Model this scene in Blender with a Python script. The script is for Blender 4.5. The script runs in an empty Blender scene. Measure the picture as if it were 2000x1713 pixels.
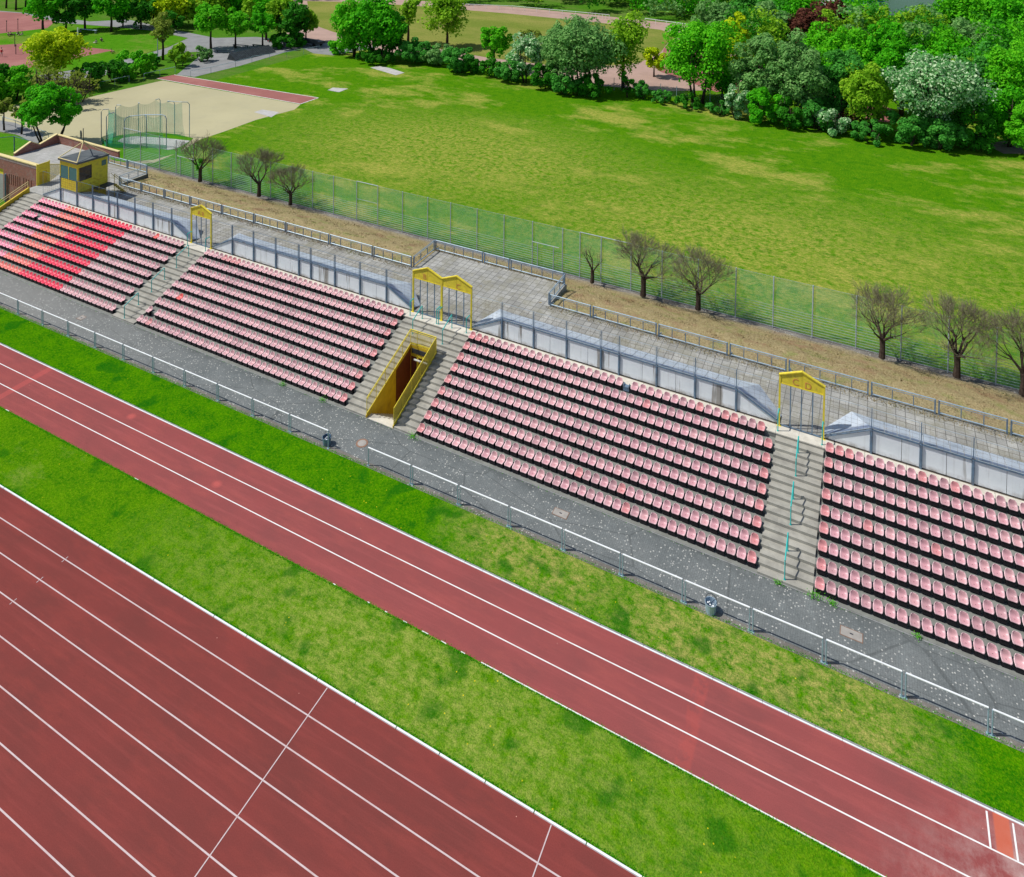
import bpy, math, random
import numpy as np
from mathutils import Vector, Matrix, Euler
R=math.radians
rng=np.random.default_rng(7); random.seed(7)
SC=bpy.context.scene; COL=SC.collection

# ---------------- camera, sky, sun, exposure ----------------
CAMLOC=Vector((25.6372,-34.2005,33.1083)); CAMROT=Euler((1.54112952,-0.01222301,0.45936429))
FPX,CX,CY=1467.86,1000.0,-174.94
cd=bpy.data.cameras.new('camera'); cam=bpy.data.objects.new('camera',cd); COL.objects.link(cam)
cam.location=CAMLOC; cam.rotation_euler=CAMROT
cd.sensor_width=36.0; cd.lens=FPX/2000*36; cd.shift_x=0.0; cd.shift_y=(CY-856.5)/2000
cd.clip_start=0.5; cd.clip_end=3000; SC.camera=cam
W=bpy.data.worlds.new('World'); SC.world=W; W.use_nodes=True
wn=W.node_tree; sky=wn.nodes.new('ShaderNodeTexSky'); sky.sky_type='NISHITA'; sky.sun_disc=False
SUNV=Vector((-0.67,-0.32,1.09)).normalized()
el=math.asin(SUNV.z); sky.sun_elevation=el; sky.sun_rotation=math.atan2(SUNV.x,SUNV.y)
bg=wn.nodes['Background']; bg.inputs[1].default_value=0.10; wn.links.new(sky.outputs[0],bg.inputs[0])
sd=bpy.data.lights.new('sun','SUN'); sd.energy=4.3; sd.angle=R(0.53); sd.color=(1.0,0.955,0.89)
sun=bpy.data.objects.new('sun',sd); COL.objects.link(sun); sun.location=(0,0,60)
sun.rotation_euler=(-SUNV).to_track_quat('-Z','Y').to_euler()
SC.view_settings.view_transform='Standard'; SC.view_settings.look='None'; SC.view_settings.exposure=0.0; SC.view_settings.gamma=1.0
SC.render.engine='CYCLES'; SC.cycles.transparent_max_bounces=12

# pixel of the photograph -> real point on a plane (world metres)
RM=CAMROT.to_matrix()
def ray(u,v): return RM@Vector(((u-CX)/FPX,-(v-CY)/FPX,-1.0))
def G(u,v,z=0.0):
    d=ray(u,v); t=(z-CAMLOC.z)/d.z; return CAMLOC+d*t
def onY(u,v,y):
    d=ray(u,v); t=(y-CAMLOC.y)/d.y; return CAMLOC+d*t
FWD=RM@Vector((0,0,-1))
def depth(p): return (Vector(p)-CAMLOC).dot(FWD)
def pix(p):
    q=RM.transposed()@(Vector(p)-CAMLOC); return CX+FPX*q.x/-q.z, CY-FPX*q.y/-q.z

# ---------------- materials ----------------
MATS={}
def newmat(name):
    m=bpy.data.materials.new(name); m.use_nodes=True; MATS[name]=m
    nt=m.node_tree; return m,nt,nt.nodes['Principled BSDF']
class NB:
    def __init__(s,nt):
        s.nt=nt; s.g=nt.nodes.new('ShaderNodeNewGeometry')
        s.pos=s.g.outputs['Position']
    def L(s,a,b): s.nt.links.new(a,b)
    def mapv(s,scale):
        n=s.nt.nodes.new('ShaderNodeMapping'); n.inputs['Scale'].default_value=scale; s.L(s.pos,n.inputs['Vector']); return n.outputs[0]
    def noise(s,scale,detail=3,rough=.6,stretch=None,vec=None):
        n=s.nt.nodes.new('ShaderNodeTexNoise'); n.inputs['Scale'].default_value=scale; n.inputs['Detail'].default_value=detail; n.inputs['Roughness'].default_value=rough
        s.L(vec if vec is not None else (s.mapv(stretch) if stretch else s.pos),n.inputs['Vector']); return n.outputs['Fac']
    def ramp(s,f,lo,hi,a=0.0,b=1.0):
        n=s.nt.nodes.new('ShaderNodeMapRange'); n.clamp=True
        n.inputs[1].default_value=lo; n.inputs[2].default_value=hi; n.inputs[3].default_value=a; n.inputs[4].default_value=b
        s.L(f,n.inputs[0]); return n.outputs[0]
    def math(s,op,a,b=None):
        n=s.nt.nodes.new('ShaderNodeMath'); n.operation=op
        for i,x in enumerate((a,b)):
            if x is None: continue
            if isinstance(x,(int,float)): n.inputs[i].default_value=x
            else: s.L(x,n.inputs[i])
        return n.outputs[0]
    def mix(s,f,a,b,mode='MIX'):
        n=s.nt.nodes.new('ShaderNodeMix'); n.data_type='RGBA'; n.blend_type=mode; n.clamp_factor=True
        if isinstance(f,(int,float)): n.inputs[0].default_value=f
        else: s.L(f,n.inputs[0])
        for i,x in ((6,a),(7,b)):
            if isinstance(x,tuple): n.inputs[i].default_value=(*x[:3],1)
            else: s.L(x,n.inputs[i])
        return n.outputs[2]
    def voro(s,scale,stretch=None,feat='F1'):
        n=s.nt.nodes.new('ShaderNodeTexVoronoi'); n.inputs['Scale'].default_value=scale; n.feature=feat
        s.L(s.mapv(stretch) if stretch else s.pos,n.inputs['Vector']); return n
    def xyz(s):
        n=s.nt.nodes.new('ShaderNodeSeparateXYZ'); s.L(s.pos,n.inputs[0]); return n.outputs
    def bump(s,bsdf,h,strength=.4,dist=.02):
        n=s.nt.nodes.new('ShaderNodeBump'); n.inputs['Strength'].default_value=strength; n.inputs['Distance'].default_value=dist
        s.L(h,n.inputs['Height']); s.L(n.outputs[0],bsdf.inputs['Normal'])
def spot(nb,cx,cy,r0,r1,sx=1,sy=1):
    """mask 1 inside r0 fading to 0 at r1 round the world point cx,cy"""
    x,y,z=nb.xyz()
    dx=nb.math('MULTIPLY',nb.math('SUBTRACT',x,cx),sx); dy=nb.math('MULTIPLY',nb.math('SUBTRACT',y,cy),sy)
    d=nb.math('SQRT',nb.math('ADD',nb.math('MULTIPLY',dx,dx),nb.math('MULTIPLY',dy,dy)))
    return nb.ramp(d,r0,r1,1.0,0.0)
def simple(name,col,rough=.6,metal=0,var=.25,scale=3.0,spec=.4,dirt=None,dirtscale=1.2,bump=0,bscale=40):
    m,nt,b=newmat(name); nb=NB(nt)
    dk=tuple(c*(1-var) for c in col); lt=tuple(min(1,c*(1+var*.6)) for c in col)
    c=nb.mix(nb.ramp(nb.noise(scale,4),.3,.7),dk,lt)
    if dirt: c=nb.mix(nb.ramp(nb.noise(dirtscale,5,.65),.5,.72,0,.7),c,dirt)
    nb.L(c,b.inputs['Base Color']); b.inputs['Roughness'].default_value=rough; b.inputs['Metallic'].default_value=metal
    b.inputs['Specular IOR Level'].default_value=spec
    if bump: nb.bump(b,nb.noise(bscale,3),bump,.01)
    return m
def grassmat(name,dark,mid,light,dry,drylo=.52,dryhi=.66,dscale=.18,spots=(),yellow=0,darkspots=0):
    m,nt,b=newmat(name); nb=NB(nt)
    f=nb.noise(7,3,.75); f2=nb.noise(17,2,.7); f3=nb.noise(1.0,5,.7); big=nb.noise(dscale,8,.72,(.8,1.3,1))
    c=nb.mix(nb.ramp(f3,.36,.66),dark,mid)
    c=nb.mix(nb.ramp(f,.42,.72,0,.75),c,light)
    dm=nb.ramp(big,drylo,dryhi)
    for s in spots:
        sm=nb.math('MULTIPLY',spot(nb,*s),1.0); dm=nb.math('MAXIMUM',dm,nb.math('MULTIPLY',sm,nb.ramp(nb.noise(1.6,5,.75),.38,.56)))
    dm=nb.math('MULTIPLY',dm,nb.ramp(nb.noise(3.2,5,.8,(.6,1.4,1)),.36,.6,.12,1))
    c=nb.mix(dm,c,dry)
    if darkspots:
        c=nb.mix(nb.math('MULTIPLY',nb.ramp(nb.noise(.55,2,.5),.58,.66,0,darkspots),nb.ramp(nb.noise(6,3,.7),.3,.5,.5,1)),c,(.010,.125,.004))
    # fine blade grain
    c=nb.mix(nb.ramp(f2,.34,.6,.5,0),c,tuple(k*.45 for k in dark))
    if yellow:
        v=nb.voro(2.2); sp=nb.ramp(v.outputs['Distance'],.05,.075,1,0)
        sp=nb.math('MULTIPLY',sp,nb.ramp(nb.noise(.12,3),.5,.56)); c=nb.mix(nb.math('MULTIPLY',sp,yellow),c,(.75,.62,.02))
    nb.L(c,b.inputs['Base Color']); b.inputs['Roughness'].default_value=1.0; b.inputs['Specular IOR Level'].default_value=.0
    h=nb.math('ADD',nb.math('MULTIPLY',f2,.6),f); nb.bump(b,h,.9,.05)
    return m
STRIP=grassmat('strip_grass',(.012,.140,.002),(.072,.250,.001),(.17,.345,.004),(.43,.39,.11),.66,.80,.22,
   spots=((21.5,-1.6,2.6,4.6,.55,1),(11,-.9,1,3.2,.5,1),(26.5,-2.3,.4,2.2,1,1)),yellow=.9,darkspots=.75)
MIDSTRIP=grassmat('middle_strip_grass',(.030,.165,.002),(.100,.262,.002),(.19,.34,.008),(.31,.37,.07),.56,.74,.2,
   spots=((8,-8.8,2,7,.4,1),),yellow=.8,darkspots=.7)
FIELD=grassmat('field_grass',(.028,.175,.003),(.095,.250,.004),(.19,.33,.010),(.45,.41,.09),.50,.60,.075,
   spots=((-22,46,6,20,.6,1),(15,38,4,20,.5,1)),yellow=.9,darkspots=.25)
MEADOW=grassmat('meadow_grass',(.13,.19,.03),(.19,.25,.04),(.26,.29,.06),(.34,.31,.09),.42,.6,.05)
LAWN=grassmat('lawn_grass',(.04,.20,.004),(.09,.27,.01),(.14,.32,.02),(.27,.27,.07),.5,.65,.08)
GROUND=grassmat('ground_grass',(.04,.17,.01),(.08,.22,.015),(.13,.26,.02),(.22,.2,.08),.45,.65,.05)
def drymat():
    m,nt,b=newmat('dry_bank_grass'); nb=NB(nt)
    f=nb.noise(9,5,.75,(1,.6,1)); big=nb.noise(.5,5,.65); f4=nb.noise(.9,5,.7)
    c=nb.mix(nb.ramp(f,.33,.68),(.27,.205,.09),(.56,.46,.25))
    c=nb.mix(nb.ramp(f4,.52,.66,0,.7),c,(.27,.31,.09))
    c=nb.mix(nb.ramp(big,.54,.66,0,.5),c,(.33,.17,.11))
    c=nb.mix(nb.ramp(nb.noise(26,2,.7),.3,.55,.5,0),c,(.10,.08,.035))
    x,y,z=nb.xyz()
    c=nb.mix(nb.math('MULTIPLY',nb.ramp(y,23.0,24.6),.6),c,(.33,.29,.24))
    nb.L(c,b.inputs['Base Color']); b.inputs['Roughness'].default_value=.9; b.inputs['Specular IOR Level'].default_value=.1
    nb.bump(b,f,.9,.12); return m
DRY=drymat()
def trackmat(name,base,lt,dk,dust=False,patches=True):
    m,nt,b=newmat(name); nb=NB(nt)
    c=nb.mix(nb.ramp(nb.noise(.35,5,.6),.35,.68),dk,base)
    c=nb.mix(nb.ramp(nb.noise(.8,4,.65,(.5,1.6,1)),.48,.72,0,.7),c,lt)
    c=nb.mix(nb.ramp(nb.noise(28,3,.7),.4,.62,0,.28),c,tuple(k*.5 for k in base)); c=nb.mix(nb.ramp(nb.noise(1.0,6,.75,(.12,2.2,1)),.5,.68,0,.35),c,tuple(min(1,k*1.35) for k in base)); c=nb.mix(nb.ramp(nb.noise(.9,6,.8),.60,.70,0,.3),c,tuple(k*.7 for k in dk))
    if dust:
        x,y,z=nb.xyz()
        dm=nb.math('MULTIPLY',nb.ramp(x,25.5,33.5),nb.ramp(nb.noise(.9,6,.72,(1,.8,1)),.40,.66))
        dm=nb.math('MULTIPLY',dm,nb.ramp(nb.math('ADD',nb.math('MULTIPLY',y,-1.0),nb.math('MULTIPLY',x,.55)),18.6,21.5))
        c=nb.mix(nb.math('MULTIPLY',dm,.95),c,(.62,.53,.49))
        # repaired strip across the track, brighter red
        pm=nb.math('MULTIPLY',nb.ramp(nb.math('ABSOLUTE',nb.math('SUBTRACT',x,19.6)),.25,.35,1,0),nb.ramp(nb.noise(2,3),.42,.55))
        c=nb.mix(nb.math('MULTIPLY',pm,.22),c,(.52,.09,.07))
        pm=nb.math('MULTIPLY',nb.ramp(nb.math('ABSOLUTE',nb.math('SUBTRACT',x,30.2)),.22,.28,1,0),.8)
        c=nb.mix(nb.math('MULTIPLY',pm,nb.ramp(y,-4.2,-4.1)),c,(.55,.13,.07))
        pm=nb.ramp(nb.math('ABSOLUTE',nb.math('SUBTRACT',x,-24.5)),.2,.3,1,0)
        c=nb.mix(nb.math('MULTIPLY',pm,.4),c,(.5,.10,.09))
        for cx_,cy_ in ((-6.6,-4.9),(-15.5,-3.5)):
            c=nb.mix(nb.math('MULTIPLY',spot(nb,cx_,cy_,.1,.3,.8,1),.45),c,(.62,.13,.11))
    else:
        c=nb.mix(nb.math('MULTIPLY',spot(nb,8.7,-16.8,.3,1.2,1,1),.3),c,(.55,.17,.14))
    v=nb.voro(1.3); sp=nb.math('MULTIPLY',nb.ramp(v.outputs['Distance'],.018,.03,1,0),nb.ramp(nb.noise(.6,2),.5,.55))
    c=nb.mix(sp,c,(.7,.35,.28))
    nb.L(c,b.inputs['Base Color']); b.inputs['Roughness'].default_value=.9; b.inputs['Specular IOR Level'].default_value=.05
    nb.bump(b,nb.noise(40,2),.35,.006); return m
TRACK=trackmat('tartan_dark',(.222,.050,.044),(.27,.058,.048),(.178,.048,.042))
TRACK2=trackmat('tartan_light',(.300,.076,.073),(.355,.090,.080),(.245,.072,.069),dust=True)
def pavemat(name,base,lt,specks=True,joint=(.2,.1),jd=.35,moss=None,slab=False):
    m,nt,b=newmat(name); nb=NB(nt)
    c=nb.mix(nb.ramp(nb.noise(.45,5,.6),.32,.7),base,lt)
    c=nb.mix(nb.ramp(nb.noise(14,3,.75),.32,.6,.45,0),c,tuple(k*.45 for k in base)); c=nb.mix(nb.ramp(nb.noise(1.3,6,.75),.52,.66,0,.4),c,tuple(min(1,k*1.5) for k in base))
    x,y,z=nb.xyz()
    br=nt.nodes.new('ShaderNodeTexBrick'); br.inputs['Scale'].default_value=1.0
    br.inputs['Brick Width'].default_value=joint[0]; br.inputs['Row Height'].default_value=joint[1]; br.inputs['Mortar Size'].default_value=.022 if slab else .008
    br.inputs['Mortar Smooth'].default_value=.2
    br.offset=0.0 if slab else .5
    br.inputs['Color1'].default_value=(1,1,1,1); br.inputs['Color2'].default_value=(.72,.72,.72,1); br.inputs['Mortar'].default_value=(.3,.3,.3,1)
    sw=nt.nodes.new('ShaderNodeCombineXYZ'); nb.L(x,sw.inputs[1] if not slab else sw.inputs[0]); nb.L(y,sw.inputs[0] if not slab else sw.inputs[1]); nb.L(sw.outputs[0],br.inputs['Vector'])
    c=nb.mix(jd,c,br.outputs['Color'],'MULTIPLY')
    if specks and jd>0:
        ve=nb.voro(.16,(1,2.2,1),'DISTANCE_TO_EDGE'); c=nb.mix(nb.ramp(ve.outputs['Distance'],.004,.010,.45,0),c,tuple(k*.4 for k in base))
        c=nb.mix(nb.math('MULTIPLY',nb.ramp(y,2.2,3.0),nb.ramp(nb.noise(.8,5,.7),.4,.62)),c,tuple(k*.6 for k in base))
        c=nb.mix(nb.math('MULTIPLY',nb.ramp(x,-14,-34),.5),c,(.26,.255,.235))
    if moss:
        c=nb.mix(nb.ramp(nb.noise(.7,5,.7),.46,.66,0,.75),c,moss)
    if specks:
        v=nb.voro(7.5); m1=nb.ramp(v.outputs['Distance'],.20,.34,.85,0)
        cl=nb.math('MULTIPLY',nb.ramp(nb.noise(.28,4,.7),.36,.50),nb.ramp(nb.noise(1.9,3,.7),.36,.52))
        rx=nt.nodes.new('ShaderNodeSeparateColor'); nb.L(v.outputs['Color'],rx.inputs[0])
        m1=nb.math('MULTIPLY',m1,nb.ramp(rx.outputs[0],.42,.5)); m1=nb.math('MULTIPLY',m1,cl)
        c=nb.mix(m1,c,(.52,.52,.48))
    nb.L(c,b.inputs['Base Color']); b.inputs['Roughness'].default_value=.92; b.inputs['Specular IOR Level'].default_value=.08
    nb.bump(b,nb.noise(30,3),.3,.01); return m
PROM=pavemat('promenade_paving',(.150,.168,.168),(.215,.232,.228))
EDGE=pavemat('gravel_edge',(.13,.12,.105),(.26,.245,.22),specks=True,jd=.0)
SLAB=pavemat('terrace_slabs',(.34,.34,.315),(.48,.48,.445),specks=False,joint=(.5,.5),jd=.9,moss=(.23,.22,.16),slab=True)
ROOFP=pavemat('roof_slabs',(.38,.38,.36),(.5,.5,.48),specks=False,joint=(.5,.5),jd=.4,moss=(.33,.34,.31),slab=True)
ASPH=simple('asphalt',(.235,.24,.24),.9,var=.2,scale=.5,bump=.2)
TIER=simple('tier_concrete',(.225,.235,.215),.9,var=.22,scale=1.6,spec=.05,dirt=(.15,.155,.14),dirtscale=.9,bump=.4,bscale=30)
CONC=simple('step_concrete',(.36,.35,.305),.9,var=.22,scale=1.6,spec=.05,dirt=(.21,.205,.185),dirtscale=.9,bump=.4,bscale=30)
LEDGE=simple('ledge_concrete',(.60,.57,.49),.9,var=.16,scale=2.2,dirt=(.42,.39,.33),dirtscale=1.5,bump=.3)
CONCD=simple('kerb_concrete',(.26,.27,.265),.9,var=.25,scale=3,dirt=(.15,.15,.14))
DARKGAP=simple('dark_joint',(.10,.085,.065),.9,var=.4,scale=3)
def wallmat():
    m,nt,b=newmat('wall_concrete'); nb=NB(nt)
    c=nb.mix(nb.ramp(nb.noise(1.1,5,.6),.3,.7),(.70,.75,.79),(.80,.85,.88))
    st=nb.noise(1.0,4,.6,(1.5,1.5,.13)); c=nb.mix(nb.ramp(st,.60,.67,0,.85),c,(.24,.22,.19))
    c=nb.mix(nb.ramp(nb.noise(1,4,.6,(4,4,.25)),.55,.75,0,.35),c,(.34,.34,.32))
    x,y,z=nb.xyz(); c=nb.mix(nb.math('MULTIPLY',nb.ramp(z,2.95,2.66),nb.ramp(nb.noise(2,4),.35,.65)),c,(.28,.26,.22))
    nb.L(c,b.inputs['Base Color']); b.inputs['Roughness'].default_value=.85; nb.bump(b,nb.noise(40,3),.15,.01); return m
WALL=wallmat()
def sheetmat():
    m,nt,b=newmat('cladding_sheet'); nb=NB(nt)
    c=nb.mix(nb.ramp(nb.noise(.8,5,.6),.3,.7),(.34,.40,.47),(.50,.55,.60))
    c=nb.mix(nb.ramp(nb.noise(.5,5,.7,(1,2.5,1)),.52,.7,0,.7),c,(.17,.19,.22))
    x,y,z=nb.xyz(); c=nb.mix(nb.math('MULTIPLY',nb.ramp(y,10.98,10.8),.8),c,(.10,.14,.24))
    c=nb.mix(nb.ramp(nb.noise(1.2,5,.7),.62,.75,0,.7),c,(.33,.22,.12))
    nb.L(c,b.inputs['Base Color']); b.inputs['Roughness'].default_value=.42; b.inputs['Specular IOR Level'].default_value=.5; return m
SHEET=sheetmat()
STEELB=simple('blue_grey_steel',(.13,.21,.30),.45,0,.25,4,.5,dirt=(.10,.09,.09),dirtscale=3)
STEELG=simple('galvanised_steel',(.33,.44,.53),.4,.2,.2,5,.5)
STEELW=simple('white_paint_rail',(.80,.83,.84),.4,0,.1,4,.5)
STEELP=simple('post_steel',(.38,.45,.49),.45,0,.2,4,.5)
RUST=simple('rusty_wire',(.20,.14,.10),.8,0,.3,8)
YEL=simple('yellow_paint',(.74,.61,.05),.6,0,.12,3,.25,dirt=(.45,.33,.07),dirtscale=3.5)
YELD=simple('yellow_wall_paint',(.56,.40,.025),.6,0,.15,2,.3,dirt=(.34,.22,.03),dirtscale=1.5)
YELP=simple('pale_yellow_coping',(.72,.60,.28),.6,0,.12,3)
LETT=simple('faded_red_lettering',(.60,.25,.07),.7,0,.12,6)
TEAL=simple('teal_paint',(.03,.46,.42),.4,0,.12,4,.5)
BLACK=simple('black_plastic',(.012,.010,.014),.5,0,.3,10,.35)
DARKM=simple('dark_metal',(.04,.045,.055),.5,0,.3,5)
ROOFD=simple('dark_roof_felt',(.10,.115,.12),.8,0,.35,1.2,dirt=(.03,.035,.05),dirtscale=.9)
WHITE=simple('white_line_paint',(.80,.80,.78),.7,0,.08,3,.2,dirt=(.62,.55,.52),dirtscale=.7)
WHITEW=simple('worn_line_paint',(.58,.48,.48),.75,0,.10,5,.2,dirt=(.50,.33,.31),dirtscale=1.0)
SANDM=simple('pale_cinder',(.43,.395,.235),.95,0,.12,.15,dirt=(.36,.335,.21),dirtscale=.3,bump=.2)
REDCL=simple('red_cinder',(.30,.11,.095),.95,0,.15,.15,dirt=(.36,.165,.14),dirtscale=.15)
PINKP=simple('pink_cinder_path',(.40,.27,.22),.95,0,.12,.3)
DIRT=simple('bare_soil',(.22,.17,.13),.95,0,.3,1.5,bump=.5,bscale=8)
PADC=simple('pale_pad_concrete',(.46,.45,.43),.9,0,.15,.8,dirt=(.30,.30,.28))
BARK=simple('dark_bark',(.065,.048,.038),.95,0,.4,6,.1,bump=.6,bscale=12)
TWIG=simple('twig_bark',(.20,.18,.115),.95,0,.3,6,.1)
DOOR=simple('dark_red_door',(.12,.025,.02),.6,0,.2,3)
def brickmat():
    m,nt,b=newmat('red_brick'); nb=NB(nt)
    br=nt.nodes.new('ShaderNodeTexBrick'); br.inputs['Scale'].default_value=1.0
    br.inputs['Brick Width'].default_value=.26; br.inputs['Row Height'].default_value=.085; br.inputs['Mortar Size'].default_value=.008
    br.inputs['Color1'].default_value=(.34,.105,.07,1); br.inputs['Color2'].default_value=(.22,.07,.05,1); br.inputs['Mortar'].default_value=(.30,.25,.21,1)
    x,y,z=nb.xyz(); cb=nt.nodes.new('ShaderNodeCombineXYZ'); nb.L(nb.math('ADD',x,y),cb.inputs[0]); nb.L(z,cb.inputs[1]); nb.L(cb.outputs[0],br.inputs['Vector'])
    c=nb.mix(nb.ramp(nb.noise(1.3,5,.7),.52,.72,0,.6),br.outputs['Color'],(.34,.27,.24))
    nb.L(c,b.inputs['Base Color']); b.inputs['Roughness'].default_value=.9; return m
BRICK=brickmat()
def glassmat(name,col,rough=.08):
    m,nt,b=newmat(name); b.inputs['Base Color'].default_value=(*col,1); b.inputs['Roughness'].default_value=rough; b.inputs['Specular IOR Level'].default_value=.7; return m
GLASS=glassmat('teal_window_glass',(.05,.16,.155)); GLASSD=glassmat('dark_window_glass',(.02,.02,.025))
def netmat(name,col,alpha,scale=0):
    m=bpy.data.materials.new(name); m.use_nodes=True; nt=m.node_tree; b=nt.nodes['Principled BSDF']; out=nt.nodes['Material Output']
    nb=NB(nt); b.inputs['Base Color'].default_value=(*col,1); b.inputs['Roughness'].default_value=.7
    tr=nt.nodes.new('ShaderNodeBsdfTransparent'); mx=nt.nodes.new('ShaderNodeMixShader')
    nb.L(nb.ramp(nb.noise(.5,4,.6),.3,.7,alpha*.75,alpha*1.25),mx.inputs[0]); nb.L(tr.outputs[0],mx.inputs[1]); nb.L(b.outputs[0],mx.inputs[2]); nb.L(mx.outputs[0],out.inputs[0])
    return m
NETG=netmat('green_netting',(.20,.50,.36),.26); NETC=netmat('cage_netting',(.02,.40,.26),.30); NETY=netmat('yellow_mesh',(.62,.50,.05),.38); NETY2=netmat('yellow_sheeting',(.62,.48,.04),.85); NETD=netmat('dark_wire_mesh',(.2,.25,.26),.10)
NETS=netmat('rusty_wire_net',(.22,.18,.14),.10)
def leafmat(name,a,b_,trans=.42,rim=None):
    m=bpy.data.materials.new(name); m.use_nodes=True; nt=m.node_tree; bs=nt.nodes['Principled BSDF']; out=nt.nodes['Material Output']
    nb=NB(nt)
    c=nb.mix(nb.ramp(nb.g.outputs['Random Per Island'],.1,.9),a,b_)
    c=nb.mix(nb.ramp(nb.noise(.5,3),.35,.65,0,.4),c,tuple(k*.7 for k in a))
    if rim: c=nb.mix(nb.ramp(nb.math('FRACT',nb.math('MULTIPLY',nb.g.outputs['Random Per Island'],7.3)),.62,.7),c,rim)
    bs.inputs['Roughness'].default_value=.7; bs.inputs['Specular IOR Level'].default_value=.12; nb.L(c,bs.inputs['Base Color'])
    tl=nt.nodes.new('ShaderNodeBsdfTranslucent'); nb.L(c,tl.inputs[0]); mx=nt.nodes.new('ShaderNodeMixShader'); mx.inputs[0].default_value=trans
    nb.L(bs.outputs[0],mx.inputs[1]); nb.L(tl.outputs[0],mx.inputs[2]); nb.L(mx.outputs[0],out.inputs[0]); return m
LEAF=dict(
 rich=leafmat('rich_green_leaves',(0.049,0.406,0.007),(0.149,0.672,0.011)),
 bright=leafmat('bright_green_leaves',(0.081,0.476,0.009),(0.216,0.728,0.015)),
 dark=leafmat('dark_green_leaves',(0.030,0.224,0.009),(0.081,0.392,0.020)),
 olive=leafmat('olive_young_leaves',(0.189,0.448,0.013),(0.405,0.700,0.033)),
 lime=leafmat('yellow_green_leaves',(0.405,0.616,0.007),(0.743,0.850,0.013)),
 grey=leafmat('grey_green_leaves',(0.135,0.364,0.083),(0.324,0.588,0.176)),
 white=leafmat('white_blossom_leaves',(0.108,0.350,0.099),(0.270,0.588,0.209),rim=(0.675,0.850,0.528)),
 red=leafmat('dark_red_leaves',(0.115,0.035,0.024),(0.243,0.091,0.055)),
 blue=leafmat('blue_green_leaves',(0.054,0.308,0.033),(0.135,0.504,0.066)),
 bud=leafmat('sparse_bud_leaves',(0.216,0.308,0.033),(0.351,0.448,0.066)))
SEATC={}
def seatmat():
    m,nt,b=newmat('faded_shaded_seat_plastic'); nb=NB(nt)
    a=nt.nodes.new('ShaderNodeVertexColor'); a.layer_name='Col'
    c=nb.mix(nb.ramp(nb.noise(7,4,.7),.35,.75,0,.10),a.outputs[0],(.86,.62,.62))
    nb.L(c,b.inputs['Base Color']); b.inputs['Roughness'].default_value=.38; b.inputs['Specular IOR Level'].default_value=.45; return m
SEATM=seatmat()

# ---------------- mesh helpers ----------------
class MB:
    def __init__(s): s.v=[]; s.f=[]
    def add(s,vs,fs):
        o=len(s.v); s.v+= [tuple(map(float,p)) for p in vs]; s.f+=[tuple(i+o for i in f) for f in fs]; return s
    def box(s,x0,x1,y0,y1,z0,z1):
        vs=[(x,y,z) for z in (z0,z1) for y in (y0,y1) for x in (x0,x1)]
        return s.add(vs,[(0,2,3,1),(4,5,7,6),(0,1,5,4),(2,6,7,3),(0,4,6,2),(1,3,7,5)])
    def tube(s,pts,r,n=6,cap=True):
        pts=[Vector(p) for p in pts]; rs=r if isinstance(r,(list,tuple)) else [r]*len(pts)
        o=len(s.v); vs=[]; fs=[]
        prev=None
        for i,p in enumerate(pts):
            d=(pts[min(i+1,len(pts)-1)]-pts[max(i-1,0)])
            if d.length<1e-9: d=Vector((0,0,1))
            d.normalize()
            a=d.cross(Vector((0,0,1)) if abs(d.z)<.95 else Vector((1,0,0))); a.normalize(); b=d.cross(a)
            for k in range(n):
                t=2*math.pi*k/n+math.pi/n; vs.append(p+a*(rs[i]*math.cos(t))+b*(rs[i]*math.sin(t)))
        for i in range(len(pts)-1):
            for k in range(n):
                k2=(k+1)%n; fs.append((i*n+k,i*n+k2,(i+1)*n+k2,(i+1)*n+k))
        if cap:
            fs.append(tuple(range(n-1,-1,-1))); fs.append(tuple((len(pts)-1)*n+k for k in range(n)))
        return s.add(vs,fs)
    def beam(s,p,q,w,h):
        p=Vector(p);q=Vector(q);d=(q-p).normalized(); a=d.cross(Vector((0,0,1)) if abs(d.z)<.95 else Vector((0,1,0))).normalized(); b=a.cross(d)
        vs=[]
        for c in (p,q):
            for sa,sb in ((-1,-1),(1,-1),(1,1),(-1,1)): vs.append(c+a*(sa*w/2)+b*(sb*h/2))
        return s.add(vs,[(0,1,2,3),(7,6,5,4),(0,4,5,1),(1,5,6,2),(2,6,7,3),(3,7,4,0)])
    def prism(s,poly,ax,a0,a1):
        """poly: 2D list; ax: extrude axis 0/1/2 between a0,a1"""
        def mk(u,v,w):
            return {0:(w,u,v),1:(u,w,v),2:(u,v,w)}[ax]
        n=len(poly); vs=[mk(u,v,a0) for u,v in poly]+[mk(u,v,a1) for u,v in poly]
        fs=[tuple(range(n)),tuple(range(2*n-1,n-1,-1))]+[(i,i+n,(i+1)%n+n,(i+1)%n) for i in range(n)]
        return s.add(vs,fs)
    def quad(s,a,b,c,d): return s.add([a,b,c,d],[(0,1,2,3)])
    def mesh(s,name,m,smooth=False):
        me=bpy.data.meshes.new(name); me.from_pydata(s.v,[],s.f); me.validate(); me.update()
        if m: me.materials.append(m)
        if smooth:
            me.polygons.foreach_set('use_smooth',[True]*len(me.polygons))
        return me
    def build(s,name,m,parent=None,smooth=False,loc=None):
        o=bpy.data.objects.new(name,s.mesh(name,m,smooth)); COL.objects.link(o)
        if loc is not None: o.location=loc
        if parent: o.parent=parent
        return o
def recalc(o):
    import bmesh
    b=bmesh.new(); b.from_mesh(o.data); bmesh.ops.recalc_face_normals(b,faces=b.faces); b.to_mesh(o.data); b.free()
def tag(o,label=None,cat=None,group=None,kind=None):
    if label: o['label']=label
    if cat: o['category']=cat
    if group: o['group']=group
    if kind: o['kind']=kind
    return o
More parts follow.
